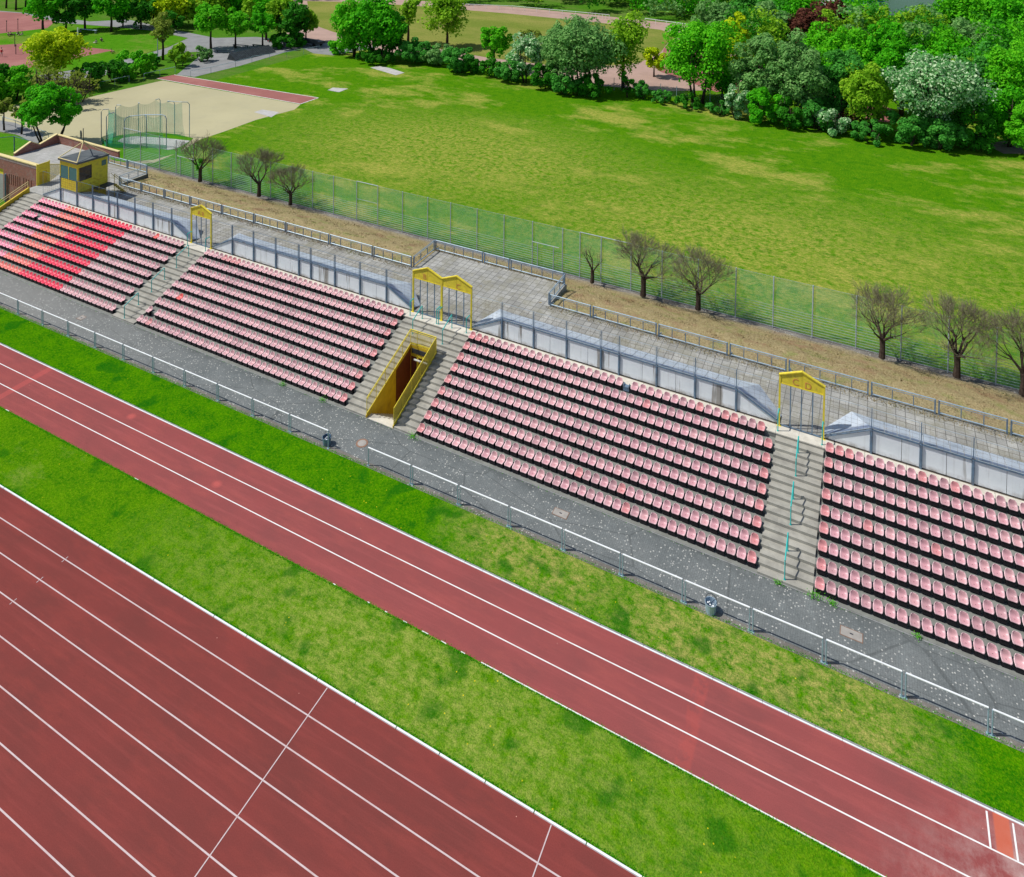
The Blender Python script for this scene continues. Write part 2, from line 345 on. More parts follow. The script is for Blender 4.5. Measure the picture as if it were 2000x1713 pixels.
def thing(name,label,cat,loc=(0,0,0),group=None):
    o=bpy.data.objects.new(name,None); COL.objects.link(o); o.location=loc; o.empty_display_size=.3
    return tag(o,label,cat,group)
def sub(root,mb,name,m,smooth=False):
    """mb holds world coordinates: shift them to the root's origin"""
    l=root
    off=Vector((0,0,0))
    while l: off+=l.location; l=l.parent
    mb.v=[(x-off.x,y-off.y,z-off.z) for x,y,z in mb.v]
    o=mb.build(name,m,root,smooth); recalc(o) if len(mb.f)<4000 else None; return o
def npmesh(name,V,F,m,ncorner=4):
    me=bpy.data.meshes.new(name); V=np.asarray(V,np.float32); F=np.asarray(F,np.int32)
    me.vertices.add(len(V)); me.vertices.foreach_set('co',V.ravel())
    me.loops.add(F.size); me.loops.foreach_set('vertex_index',F.ravel())
    me.polygons.add(len(F)); me.polygons.foreach_set('loop_start',np.arange(0,F.size,ncorner,dtype=np.int32))
    me.update(calc_edges=True); me.materials.append(m); return me
def copytree(o,parent=None):
    c=o.copy(); COL.objects.link(c); c.parent=parent
    for ch in list(o.children): copytree(ch,c)
    return c
ORD=['','first','second','third','fourth','fifth','sixth','seventh','eighth','ninth','tenth','eleventh','twelfth','thirteenth','fourteenth','fifteenth','sixteenth','seventeenth','eighteenth','nineteenth','twentieth']
def ordw(n):
    if n<=20: return ORD[n]
    t={2:'twent',3:'thirt',4:'fort'}[n//10]
    return t+'ieth' if n%10==0 else t+'y-'+ORD[n%10]

# ---------------- setting: ground sheets ----------------
def sheet(name,poly,z,m,kind='structure'):
    mb=MB(); mb.add([(x,y,z) for x,y in poly],[tuple(range(len(poly)))]); o=mb.build(name,m)
    if o.data.polygons[0].normal.z<0: o.data.flip_normals()
    return tag(o,kind=kind)
def rect(name,x0,x1,y0,y1,z,m): return sheet(name,[(x0,y0),(x1,y0),(x1,y1),(x0,y1)],z,m)
def gsheet(name,pts,z,m): return sheet(name,[tuple(G(u,v)[:2]) for u,v in pts],z,m)
XL,XR=-140,70
mb=MB(); hx0,hx1,hy0,hy1=-2.46,-.46,2.99,8.02; z=-.03
for a,b,c,d in ((-900,hx0,-300,1500),(hx1,900,-300,1500),(hx0,hx1,-300,hy0),(hx0,hx1,hy1,1500)): mb.quad((a,c,z),(b,c,z),(b,d,z),(a,d,z))
tag(mb.build('ground',GROUND),kind='structure')
rect('running_track',XL,XR,-45,-10.42,.0,TRACK)
rect('grass_strip',XL,XR,-10.42,-6.64,-.006,MIDSTRIP)
rect('running_track',XL,XR,-6.66,-2.86,.002,TRACK2)
rect('grass_strip',XL,XR,-2.82,-.05,-.002,STRIP)
rect('gravel_edge',XL,XR,-.14,.22,.004,EDGE)
rect('promenade',XL,XR,.2,3.0,.008,PROM)
rect('field',-75,140,23.5,140,-.02,FIELD)
# white lane lines
mb=MB()
for i in range(1,9): mb.box(XL,XR,-10.39-1.22*i-.025,-10.39-1.22*i+.025,-.01,.006)
ln=mb.build('lane_lines',WHITEW); tag(ln,kind='structure')
mb=MB()
mb.box(5.83-.02,5.83+.02,-24,-10.45,-.01,.010); mb.box(15.89-.02,15.89+.02,-24,-10.45,-.01,.010)
for x in (-9.5,): 
    for i in range(1,6): mb.box(x-.015,x+.015,-10.39-1.22*i-.16,-10.39-1.22*i-.05,-.01,.010); mb.box(x-.015,x+.015,-10.39-1.22*i+.05,-10.39-1.22*i+.16,-.01,.010)
tag(mb.build('track_markings',WHITEW),kind='structure')
mb=MB()
for i in (1,2): mb.box(XL,XR,-2.94-1.22*i-.025,-2.94-1.22*i+.025,-.01,.008)
mb.box(29.73,29.79,-4.13,-2.97,-.01,.012); mb.box(30.53,30.59,-4.13,-2.97,-.01,.012)
tag(mb.build('lane_lines',WHITE),kind='structure')
mb=MB(); x=XL
while x<XR:
    l=1.95; mb.box(x,x+l,-10.43,-10.36,-.02,.05); x+=l+.04
tag(mb.build('track_kerb',STEELW),kind='structure')
mb=MB(); x=XL
while x<XR:
    mb.box(x,x+.99,-2.90,-2.845,-.02,.028); x+=1.0
tag(mb.build('track_kerb',STEELW),kind='structure')
mb=MB(); x=XL
while x<XR:
    w=.98; mb.box(x,x+w,-2.835,-2.765,-.02,.022+random.uniform(-.006,.006)); x+=1.0
tag(mb.build('kerb_stones',CONCD),kind='structure')
mb=MB(); x=XL
while x<XR:
    if x>10: mb.box(x,x+.98,-6.69,-6.65,-.02,.016)
    elif random.random()<(.06 if x<3 else .4): mb.box(x,x+random.uniform(.1,.4),-6.685,-6.65,-.02,.012)
    x+=1.0
tag(mb.build('kerb_strip',WHITE),kind='structure')
mb=MB(); x=-60
while x<60:
    mb.box(x,x+.995,3.0,3.06,-.02,.035); x+=1.0
tag(mb.build('kerb_stones',CONCD),kind='structure')
# far ground
gsheet('cinder_area',[(318,157),(587,204),(575,214),(500,234),(440,256),(392,272),(352,296),(300,318),(225,322),(120,300),(40,262),(-60,240),(-60,205),(120,205),(190,186)],-.012,SANDM)
mb=[(305,153),(340,146),(622,191),(587,203)]
gsheet('runway',mb,-.002,REDCL)
def gline(p,q,w,z=.006,m=WHITE):
    a=G(*p);b=G(*q);d=(b-a);d.z=0;d.normalize();n=Vector((-d.y,d.x,0))*w/2
    return [(a-n).to_2d(),(b-n).to_2d(),(b+n).to_2d(),(a+n).to_2d()]
for p,q in (((305,153),(587,203)),((340,146),(622,191)),((622,191),(587,203))):
    sheet('white_line',[tuple(v) for v in gline(p,q,.14)],.006,WHITE)
gsheet('cage_lawn',[(200,275),(232,264),(290,257),(345,262),(378,270),(350,298),(300,312),(225,318),(198,292)],-.004,LAWN)
gsheet('concrete_pad',[(238,270),(262,266),(300,268),(345,272),(372,275),(345,290),(328,293),(286,286),(245,280),(229,276)],.006,PADC)
sheet('white_line',[tuple(v) for v in gline((258,276),(345,273),.05)],.014,WHITE)
sheet('white_line',[tuple(v) for v in gline((262,280),(328,292),.05)],.014,WHITE)
gsheet('concrete_pad',[(496,219),(512,214),(545,219),(530,229)],.002,PADC)
gsheet('concrete_pad',[(640,176),(650,171),(680,173),(662,180)],.002,PADC)
gsheet('concrete_pad',[(723,132),(740,129),(762,133),(790,142),(773,147)],.002,PADC)
gsheet('asphalt_path',[(-60,16),(60,26),(175,42),(250,38),(340,58),(420,74),(500,72),(580,80),(700,86),(740,92),(650,108),(612,104),(590,93),(550,104),(470,128),(380,150),(345,146),(380,118),(400,100),(330,104),(250,130),(195,150),(60,160),(50,152),(195,128),(262,112),(330,92),(368,74),(300,60),(220,52),(60,40),(-60,32)],-.010,ASPH)
gsheet('asphalt_path',[(-40,228),(30,240),(85,262),(80,285),(30,262),(-40,250)],-.006,ASPH)
gsheet('lawn',[(-60,33),(60,41),(215,53),(300,61),(366,75),(328,91),(260,111),(194,127),(60,150),(-60,160)],-.006,LAWN)
gsheet('lawn',[(-60,252),(28,264),(90,290),(90,310),(-60,300)],-.002,LAWN)
gsheet('cinder_court',[(-60,18),(45,26),(108,42),(92,55),(50,60),(-60,72)],.0,REDCL)
gsheet('cinder_court',[(-60,92),(0,88),(60,84),(150,90),(222,98),(165,110),(80,128),(0,142),(-60,150)],.0,REDCL)
gsheet('cinder_court',[(225,-6),(350,-6),(420,8),(340,12),(230,6)],.0,REDCL)
gsheet('cinder_path',[(575,-14),(830,2),(1000,13),(1160,29),(1345,49),(1430,75),(1500,120),(1440,175),(1300,178),(1180,168),(1060,152),(940,130),(800,110),(700,94),(640,82),(560,66)],-.012,PINKP)
gsheet('meadow',[(600,2),(700,4),(820,12),(1000,27),(1160,43),(1290,58),(1325,70),(1302,86),(1290,103),(1250,122),(1195,128),(1060,126),(950,112),(860,96),(700,76),(650,62),(605,46)],-.004,MEADOW)
gsheet('cinder_court',[(1296,96),(1304,86),(1316,80),(1345,78),(1420,100),(1440,170),(1400,180),(1290,140)],-.002,REDCL)
gsheet('cinder_court',[(1560,178),(1650,170),(1745,215),(1745,240),(1580,225)],-.002,REDCL)
gsheet('bare_soil',[(1925,282),(1960,275),(2010,285),(2010,300),(1960,300)],-.004,DIRT)

# ---------------- terrace earthworks ----------------
ZT=2.63
def slabobj(name,x0,x1,y0,y1,m):
    mb=MB(); mb.box(x0,x1,y0,y1,0,ZT); return tag(mb.build(name,m),kind='structure')
slabobj('terrace_paving',-47.0,60,10.56,15.7,SLAB)
mb=MB(); mb.box(-7.35,4.45,15.7,19.0,0,ZT); mb.box(-49.6,-43.0,15.7,19.1,0,ZT); tag(mb.build('terrace_paving',SLAB),kind='structure')
mb=MB(); mb.prism([(-60.6,11.9),(-47.0,11.9),(-47.0,10.56),(-47.0,15.7),(-49.6,19.4),(-52.0,20.6),(-60.3,20.4)][0:2]+[(-47.0,15.7),(-49.6,19.4),(-52.0,20.6),(-60.3,20.4)],2,0,ZT)
tag(mb.build('roof_paving',ROOFP),kind='structure')
mb=MB(); mb.box(-50.0,-47.0,10.56,11.9,0,ZT-.002); tag(mb.build('roof_paving',ROOFP),kind='structure')
# dry bank: a displaced grid
def bank(x0,x1):
    nx=int((x1-x0)/.35); ny=26; V=[];F=[]
    for j in range(ny+1):
        for i in range(nx+1):
            x=x0+(x1-x0)*i/nx; t=j/ny; y=15.66+9.05*t
            z=ZT-.06-.30*min(1,t/.33) if t<.33 else ZT-.36-(ZT-.34)*((t-.33)/.67)**1.05
            z+=.10*math.sin(x*1.3+y)*math.sin(y*1.7)*.5+rng.normal(0,.025); z=max(z,-.02 if j<ny else -.06)
            V.append((x,y,z))
    for j in range(ny):
        for i in range(nx):
            a=j*(nx+1)+i; F.append((a,a+1,a+nx+2,a+nx+1))
    return npmesh('bank',V,F,DRY)
o=bpy.data.objects.new('dry_grass_bank',bank(-58,60)); COL.objects.link(o); tag(o,kind='structure')
rect('gravel_edge',-58,60,24.4,25.3,-.008,EDGE)

# ---------------- grandstand ----------------
Y0,SY,SZ=3.05,.391,.146
def ye(k): return Y0+SY*(2*k+1)          # riser carrying seat row k
stand=thing('grandstand','long grey concrete grandstand with stepped seating tiers and stairs between the blocks','grandstand',(0,Y0,0))
def tierprof():
    p=[(Y0+.012,-.05),(Y0+.012,.045)]
    z=.045
    for k in range(9):
        p.append((ye(k),z)); z=.292*(k+1); p.append((ye(k),z))
    p+= [(10.5,z),(10.5,-.05)]; return p
def stepprof(y0=None,y1=None,n0=1,n1=18):
    p=[(Y0+SY*(n0-1),-.05)]; z=SZ*(n0-1)
    for n in range(n0,n1+1):
        y=Y0+SY*(n-1); p.append((y,z if n>n0 else -.05)) if n>n0 else None
        z=SZ*n; p.append((y,z))
    p+= [(10.5 if y1 is None else y1,z),(10.5 if y1 is None else y1,-.05)]; return p
BLK=dict(A=(-46.1,-26.45),B=(-24.0,-4.15),C=(1.05,20.93),D=(23.42,45.0))
for x0,x1 in BLK.values():
    mb=MB(); mb.prism(tierprof(),0,x0,x1); sub(stand,mb,'seating_tier',TIER)
for x0,x1 in ((-48.85,-46.1),(-26.45,-24.0),(20.93,23.42)):
    mb=MB(); mb.prism(stepprof(),0,x0,x1); sub(stand,mb,'stairs',CONC)
mb=MB(); mb.prism(stepprof(),0,-4.15,-2.50); mb.prism(stepprof(),0,-.42,1.05)
pr=[(8.0,1.55)]; n=13
z=SZ*n; pr.append((8.0,z))
for n in range(14,19):
    y=Y0+SY*(n-1); pr.append((y,z)); z=SZ*n; pr.append((y,z))
pr+=[(10.5,z),(10.5,1.55)]
mb.prism(pr,0,-2.50,-.42); sub(stand,mb,'stairs',CONC)
# pale ledge behind the last row, joints in slabs
for x0,x1 in ((-46.0,-26.5),(-23.95,-4.2),(1.1,20.9),(23.45,45)):
    mb=MB(); x=x0
    while x<x1-.1:
        w=min(1.98,x1-x-.01); mb.box(x,x+w,ye(8)-.02,10.40,ZT-.05,ZT+.012); x+=2.0
    sub(stand,mb,'ledge',LEDGE)
for x0,x1 in ((-26.5,-23.95),(-4.2,1.1),(20.9,23.45)): 
    mb=MB(); x=x0
    while x<x1-.1:
        w=min(1.2,x1-x); mb.box(x+.006,x+w-.006,ye(8)-.015,10.40,ZT-.05,ZT+.010); x+=1.2
    sub(stand,mb,'landing',LEDGE)
for x0,x1 in ((-46.8,-26.5),(-24.0,-4.0),(.95,20.9),(23.42,45)): mb=MB(); mb.box(x0,x1,10.40,10.47,ZT-.05,ZT+.02); sub(stand,mb,'shadow_gap_strip',DARKGAP)  # dark-coloured strip standing in for the shadow gap along the wall foot

# ---------------- seats ----------------
prof=[(-.232,.020),(-.226,.046),(-.205,.060),(-.14,.054),(-.06,.048),(.010,.054),(.062,.082),(.102,.128),(.132,.186),(.152,.246),(.160,.278),(.163,.290)]
wid=[.150,.188,.205,.213,.216,.216,.212,.203,.188,.162,.130,.085]
def seatarrays(tint):
    nu=9; V=[];C=[]
    n=len(prof)
    for side in (0,1):
        for j,((y,z),w) in enumerate(zip(prof,wid)):
            a=prof[max(j-1,0)];b=prof[min(j+1,n-1)]; d=np.array([b[0]-a[0],b[1]-a[1]]); d/=np.linalg.norm(d); nrm=np.array([-d[1],d[0]])
            for i in range(nu):
                t=-1+2*i/(nu-1); curl=.060*abs(t)**3*(1 if 1<j<n-2 else .4)
                off=curl-(.018 if side else 0)
                p=np.array([y,z])+nrm*off
                V.append((w*t,p[0],p[1]))
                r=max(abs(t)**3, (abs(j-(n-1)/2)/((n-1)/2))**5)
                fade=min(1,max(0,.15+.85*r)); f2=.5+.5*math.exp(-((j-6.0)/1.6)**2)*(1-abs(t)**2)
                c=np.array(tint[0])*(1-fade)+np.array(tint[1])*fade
                c=c*(1-.40*math.exp(-((j-7.6)/1.7)**2)*(1-abs(t)**2)*(.75+.25*(t<0)))  # bowl shading painted into the colour: darker inner back, stronger on the left
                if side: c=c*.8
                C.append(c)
    F=[]; N=nu*n
    for j in range(n-1):
        for i in range(nu-1):
            a=j*nu+i; F.append((a,a+1,a+nu+1,a+nu)); F.append((N+a,N+a+nu,N+a+nu+1,N+a+1))
    for j in range(n-1):
        a=j*nu; F.append((a,a+nu,N+a+nu,N+a)); a=j*nu+nu-1; F.append((a,N+a,N+a+nu,a+nu))
    for i in range(nu-1):
        a=i; F.append((a,N+a,N+a+1,a+1)); a=(n-1)*nu+i; F.append((a,a+1,N+a+1,N+a))
    # drain slot: a small dark dimple modelled as a raised stud
    return np.array(V),np.array(F),np.clip(np.array(C),0,1)
TINT=dict(
 pink=((.54,.27,.29),(.76,.53,.55)), pink2=((.50,.235,.27),(.73,.48,.51)), pink3=((.56,.20,.21),(.68,.36,.37)), pink4=((.44,.225,.25),(.58,.39,.41)),
 red=((.86,.10,.10),(.88,.17,.15)), hot=((.86,.25,.36),(.90,.42,.50)), salmon=((.87,.17,.15),(.90,.30,.25)), crimson=((.86,.025,.085),(.88,.07,.13)))
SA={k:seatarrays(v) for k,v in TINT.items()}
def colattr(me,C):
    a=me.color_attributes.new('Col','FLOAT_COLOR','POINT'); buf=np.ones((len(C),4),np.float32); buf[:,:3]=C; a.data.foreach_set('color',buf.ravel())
def brk():
    mb=MB()
    mb.add([(-.19,-.205,.044),(.19,-.205,.044),(.18,.06,.044),(-.18,.06,.044),(-.180,-.205,-.215),(.180,-.205,-.215),(.174,-.012,-.285),(-.174,-.012,-.285),(.172,-.012,.0),(-.172,-.012,.0)],
       [(3,2,1,0),(0,1,5,4),(4,5,6,7),(1,2,8,5),(5,8,6),(0,4,9,3),(4,7,9),(2,3,9,8),(8,9,7,6)])
    mb.box(-.19,.19,-.21,-.185,-.02,.035)
    mb.box(-.17,-.14,.0,.12,.0,.05); mb.box(.14,.17,.0,.12,.0,.05)
    return mb
BRV=brk()
shellme={}
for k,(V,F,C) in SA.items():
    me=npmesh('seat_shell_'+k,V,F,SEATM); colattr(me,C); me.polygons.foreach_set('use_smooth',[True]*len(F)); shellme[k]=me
slotmb=MB(); slotmb.box(-.024,.024,-.066,-.050,.035,.052)
bracketme=BRV.mesh('bracket',BLACK); slotme=slotmb.mesh('drain_slot',BLACK)
seats=[]
def rowseats(blk,k):
    out=[]
    if blk=='A':
        for i in range(39):
            x=-26.8-.5*i
            if k==6 and abs(x+43.8)<.26: continue
            t='pink'
            if x<-41.85: t='hot'
            elif x<-38.35: t='salmon'
            elif x<-33.05: t='crimson'
            elif k==8 and abs(x+29.8)<.2: t='red'
            out.append((x,t,i+1))
    elif blk=='B':
        for i in range(40):
            x=-23.7+.4923*i
            if k==1 and i==1: continue
            t='pink'
            if k==3 and i==3: t='red'
            if k==8 and i in (4,5,6,7): t='pink3'
            if i==39: t='pink3'
            out.append((x,t,i+1))
    elif blk=='C':
        for i in range(40 if k<8 else 39):
            x=1.36+.494*i; t='pink' if i<20 else 'pink2'
            if k==8 and i==22: continue
            if i==0 or i==39 or (k==8 and (i<3 or i in (31,34,35,38))): t='pink3'
            out.append((x,t,i+1))
    else:
        for i in range(40):
            x=23.72+.494*i; t='pink2'
            if k==8 and i in (0,1,2,9,12): t='pink3'
            if i==0: t='pink3'
            out.append((x,t,i+1))
    return out
for blk in 'ABCD':
    for k in range(9):
        for x,t,i in rowseats(blk,k):
            p=Vector((x,ye(k),.292*(k+1))); u,v=pix(p)
            if blk=='D' and u>2230: continue
            if t=='pink' and rng.random()<.12: t='pink2'
            if t=='pink2' and rng.random()<.25: t='pink'
            if t=='pink2' and rng.random()<.015: t='pink3'
            if t in ('pink','pink2') and rng.random()<.14: t='pink4'
            seats.append((depth(p),-20<u<1985 and v>0,blk,k,x,t,i,p))
seats.sort(key=lambda s:(not s[1],s[0]))
near=seats[:300]; rest=seats[300:]
for dp,inf,blk,k,x,t,i,p in near:
    if blk=='C': i2=(40 if k<8 else 39)-i+1; lab='%s seat in %s row up of middle block, %s from its right end'
    elif blk=='D': i2=i; lab='%s seat in %s row up of right block, %s from the stairs'
    else: i2=i; lab='%s seat in %s row up, %s from the stairs'
    tone='reddish pink plastic' if t=='pink3' else 'faded pink plastic'
    r=thing('stadium_seat',lab%(tone,ordw(k+1),ordw(i2)),'seat',p,'plastic shell seats bolted along the grandstand tiers')
    r.rotation_euler=(rng.normal(0,.012),rng.normal(0,.012),rng.normal(0,.02))
    a=bpy.data.objects.new('seat_shell',shellme[t]); a.parent=r; COL.objects.link(a)
    b=bpy.data.objects.new('bracket',bracketme); b.parent=r; COL.objects.link(b)
    c=bpy.data.objects.new('drain_slot',slotme); c.parent=a; COL.objects.link(c)
VS=[];FS=[];CS=[];off=0
bv=np.array(BRV.v); 
VB=MB()
for dp,inf,blk,k,x,t,i,p in rest:
    V,F,C=SA[t]; a=rng.normal(0,.02); R2=np.array([[math.cos(a),-math.sin(a),0],[math.sin(a),math.cos(a),0],[0,0,1]])
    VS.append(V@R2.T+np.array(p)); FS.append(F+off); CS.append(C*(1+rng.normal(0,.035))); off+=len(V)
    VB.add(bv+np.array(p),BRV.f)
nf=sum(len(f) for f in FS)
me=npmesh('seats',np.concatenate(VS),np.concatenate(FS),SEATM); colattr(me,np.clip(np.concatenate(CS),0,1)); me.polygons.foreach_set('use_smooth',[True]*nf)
# brackets joined into the same object
bm_=VB.mesh('br',BLACK)
so=bpy.data.objects.new('stadium_seats',me); COL.objects.link(so); bo=bpy.data.objects.new('br',bm_); COL.objects.link(bo)
with bpy.context.temp_override(active_object=so,object=so,selected_objects=[so,bo],selected_editable_objects=[so,bo]): bpy.ops.object.join()
tag(so,'rows of pink, salmon and crimson plastic seats filling the left blocks and upper tiers','seats','plastic shell seats bolted along the grandstand tiers','stuff')
# bare bracket where a seat is missing in the top row of block C
mb=MB(); x=1.36+.494*22; mb.add(bv+np.array((x,ye(8),.292*9)),BRV.f)
mb.box(x-.19,x-.15,ye(8)-.2,ye(8)+.1,.292*9+.09,.292*9+.12); mb.box(x+.12,x+.16,ye(8)-.2,ye(8)+.1,.292*9+.09,.292*9+.12)
r=thing('seat_bracket','bare metal seat bracket in the top row where a seat is missing','bracket',(x,ye(8),.292*9)); sub(r,mb,'bracket',STEELB)

# ---------------- back wall segments ----------------
P=2.37
def wallseg(label,xs,left_gate,right_gate,left_full=False,right_full=False,pattern=0):
    """xs: list of post x; left_gate / right_gate: x where the sloping end meets the gate"""
    a,b=xs[0],xs[-1]
    root=thing('back_wall',label,'wall',((a+b)/2,10.5,ZT))
    pan=MB(); cap=MB(); T=ZT+1.27
    def panel(x0,x1,z0l,z1l,z1r):
        pan.prism([(x0+.012,z0l),(x1-.012,z0l),(x1-.012,z1r),(x0+.012,z1l)],1,10.475,10.58)
    for i in range(len(xs)-1):
        x0,x1=xs[i],xs[i+1]
        if x1-x0<1.6: panel(x0,x1,ZT+.06,T,T)
        else:
            m=x0+(x1-x0)*(.5 if i%2 else .62); panel(x0,m,ZT+.06,T,T); panel(m,x1,ZT+.06,T,T)
        cap.tube([(x0,10.46,T+.03),(x1,10.46,T+.03)],.045,6)
    lowz=ZT+.12
    if right_gate: panel(b,right_gate,ZT+.06,T,lowz); cap.tube([(b,10.46,T+.03),(right_gate,10.46,lowz+.04)],.05,6)
    if left_gate: panel(left_gate,a,ZT+.06,lowz,T); cap.tube([(left_gate,10.46,lowz+.04),(a,10.46,T+.03)],.05,6)
    sub(root,pan,'concrete_panels',WALL); sub(root,cap,'cap_rail',STEELB)
    bk=MB(); bk.box(a,b,10.585,10.62,ZT,T-.02); sub(root,bk,'backing',DARKGAP)
    # sheet cladding
    sh=MB(); ZF=T+.06; ZB=T-.42; YB=12.15
    n=max(1,int((b-a)/.62)); w=(b-a)/n
    for i in range(n):
        x0=a+i*w+.012;x1=a+(i+1)*w-.012
        sh.quad((x0,10.56,ZF),(x1,10.56,ZF),(x1,YB,ZB),(x0,YB,ZB))
        sh.quad((x0,10.56,ZF-.03),(x0,YB,ZB-.03),(x1,YB,ZB-.03),(x1,10.56,ZF-.03))
        sh.quad((x0,YB,ZB),(x1,YB,ZB),(x1,YB,ZB-.03),(x0,YB,ZB-.03))
    for gx,px,s in ((right_gate,b,1),(left_gate,a,-1)):
        if gx is None: continue
        L=abs(gx-px)
        A=(px,10.56,ZF);B=(gx,10.56,lowz+.08);C_=(gx+s*.1,11.3,ZT+.03);D=(px+s*L*.45,YB,ZB+.06);E_=(px,YB,ZB)
        vs=[A,B,C_,D,E_]; vs2=[(x,y,z-.03) for x,y,z in vs]
        sh.add(vs+vs2,[(0,1,2),(0,2,3),(0,3,4),(7,6,5),(8,7,5),(9,8,5),(2,3,8,7),(1,2,7,6),(3,4,9,8)])
    o=sub(root,sh,'sheet_cover',SHEET)
    fr=MB()
    ny=0
    x=a
    for i in range(int((b-a)/P)+1):
        x=a+i*P
        fr.beam((x,10.6,ZF-.06),(x,YB-.05,ZB-.06),.05,.05); fr.beam((x,YB-.1,ZT),(x,YB-.1,ZB-.05),.05,.05)
    fr.beam((a,YB-.03,ZB-.05),(b,YB-.03,ZB-.05),.05,.06)
    sub(root,fr,'sheet_frame',DARKM)
    for x in xs:
        m_=MB(); m_.box(x-.045,x+.045,10.38,10.46,ZT-.02,T+.06); m_.box(x-.022,x+.022,10.40,10.46,T+.06,ZT+2.5); m_.box(x-.07,x+.07,10.46,10.475,ZT,T+.05)
        sub(root,m_,'post',STEELB)
    ends=list(xs)
    prs=[(xs[i],xs[i+1]) for i in range(len(xs)-1)]
    if left_gate is not None: prs.insert(0,(left_gate,a))
    if right_gate is not None: prs.append((b,right_gate))
    for x0,x1 in prs:
        m_=MB(); zt=ZT+2.47; x0+=.09;x1-=.09
        lo=T+.14
        if (left_gate is not None and abs(x0-.09-left_gate)<1e-6): zl,zr=lowz+.2,T+.12
        elif (right_gate is not None and abs(x1+.09-right_gate)<1e-6): zl,zr=T+.12,lowz+.2
        else: zl=zr=T+.12
        m_.tube([(x0,10.42,zl),(x0,10.42,zt)],.013,4); m_.tube([(x1,10.42,zr),(x1,10.42,zt)],.013,4); m_.tube([(x0,10.42,zt),(x1,10.42,zt)],.013,4); m_.tube([(x0,10.42,zl),(x1,10.42,zr)],.016,4)
        f=sub(root,m_,'mesh_frame',STEELP if x0>0 else STEELB)
        g=MB(); nx=max(2,int((x1-x0)/.3))
        for i in range(1,nx):
            x=x0+(x1-x0)*i/nx; zz=zl+(zr-zl)*i/nx; g.tube([(x,10.42,zz),(x,10.42,zt)],.0042,3,False)
        for j in range(1,12):
            z=zl if zl<zr else zr; z=z+.22*j
            if z>zt-.03: break
            # clip to sloping bottom edge
            xa,xb=x0,x1
            if zl>z and zl!=zr: xa=x0+(x1-x0)*(zl-z)/(zl-zr)
            if zr>z and zl!=zr: xb=x1-(x1-x0)*(zr-z)/(zr-zl)
            if zl==zr and z<zl: continue
            g.tube([(xa,10.42,z),(xb,10.42,z)],.0042,3,False)
        sub(f,g,'wire_mesh',RUST)
    return root
wallseg('concrete wall with wire frames behind the red and crimson seats, below the yellow cabin',[-44.15,-41.7,-39.4,-37.15,-35.95,-33.6,-31.25,-28.88],-46.9,-26.5)
wallseg('streaked concrete wall with wire frames between the AB gate and the BC gate',[-21.72,-19.37,-17.0,-14.62,-13.42,-11.07,-8.7,-6.3],-24.05,-4.0)
wallseg('streaked concrete wall with wire frames between the BC gate and the CD gate',[3.2,5.55,7.9,10.25,11.45,13.85,16.2,18.6],.9,20.95)
wallseg('pale concrete wall with wire frames at the right of the CD gate',[25.74,28.11,30.48,32.85,35.2,37.6],23.42,None)

# ---------------- gates ----------------
def letter_mesh(ch,size,m,x,y,z,parent,name='lettering'):
    cu=bpy.data.curves.new('t','FONT'); cu.body=ch; cu.size=size; cu.extrude=.004; cu.align_x='CENTER'
    o=bpy.data.objects.new('t',cu); COL.objects.link(o); bpy.context.view_layer.update()
    me=bpy.data.meshes.new_from_object(o.evaluated_get(bpy.context.evaluated_depsgraph_get())); bpy.data.objects.remove(o)
    me.materials.clear(); me.materials.append(m)
    me.transform(Matrix.Translation((x,y,z))@Matrix.Rotation(R(90),4,'X'))
    ob=bpy.data.objects.new(name,me); COL.objects.link(ob); ob.parent=parent; return ob
def gate(x0,bays,letters,label,w=2.38):
    Y=10.42; root=thing('gate',label,'gate',(x0,Y,ZT))
    for b in range(bays+1):
        x=b*w if b<bays or bays>1 else w
        m_=MB(); r_=.05 if (bays==1 or b!=1) else .075
        m_.box(x-r_,x+r_,-.05,.05,0,2.97); m_.box(x-.12,x+.12,-.12,.12,0,.015); m_.build('post',YEL,root)
    for b in range(bays):
        a=b*w; mid=a+w/2; z0=2.50
        m_=MB(); m_.prism([(a+.05,z0),(a+w-.05,z0),(a+w-.05,2.95),(mid,3.40),(a+.05,2.95)],1,-.02,.02); s=m_.build('sign_board',YEL,root); recalc(s)
        m_=MB(); m_.box(mid-.006,mid+.006,-.026,-.019,z0,3.38)
        m_.build('seam',YELD,s)
        m_=MB(); m_.beam((a-.05,0,2.97),(mid,0,3.46),.16,.05); m_.beam((mid,0,3.46),(a+w+.05,0,2.97),.16,.05); m_.box(a+.05,a+w-.05,-.04,.04,z0-.04,z0+.015); m_.build('sign_frame',YEL,root)
        for ch,dx in letters[b]: letter_mesh(ch,.52,LETT,mid+dx,-.028,2.60 if dx<0 else 2.56,s)
        m_=MB()
        for i in (1,2,3): 
            x=a+w*i/4; m_.box(x-.03,x+.03,-.02,.02,.06,z0-.04)
        m_.box(a+.1,a+w-.1,-.02,.02,.03,.09); m_.build('gate_leaf',STEELB,root)
        m_=MB(); m_.add([(a+.08,.0,.1),(a+w-.08,0,.1),(a+w-.08,0,z0-.05),(a+.08,0,z0-.05)],[(0,1,2,3)]); m_.build('wire_net',NETS,root)
    return root
gate(-26.45,1,[[('A',-.22),('B',.22)]],'yellow peaked gate lettered A B at the top of the left stairs',w=2.32)
gate(-3.95,2,[[('B',-.22)],[('C',.16)]],'double yellow peaked gate lettered B and C above the sunken stairwell',w=2.39)
gate(21.0,1,[[('C',-.33),('D',.33)]],'yellow peaked gate lettered C D at the top of the right stairs',w=2.34)

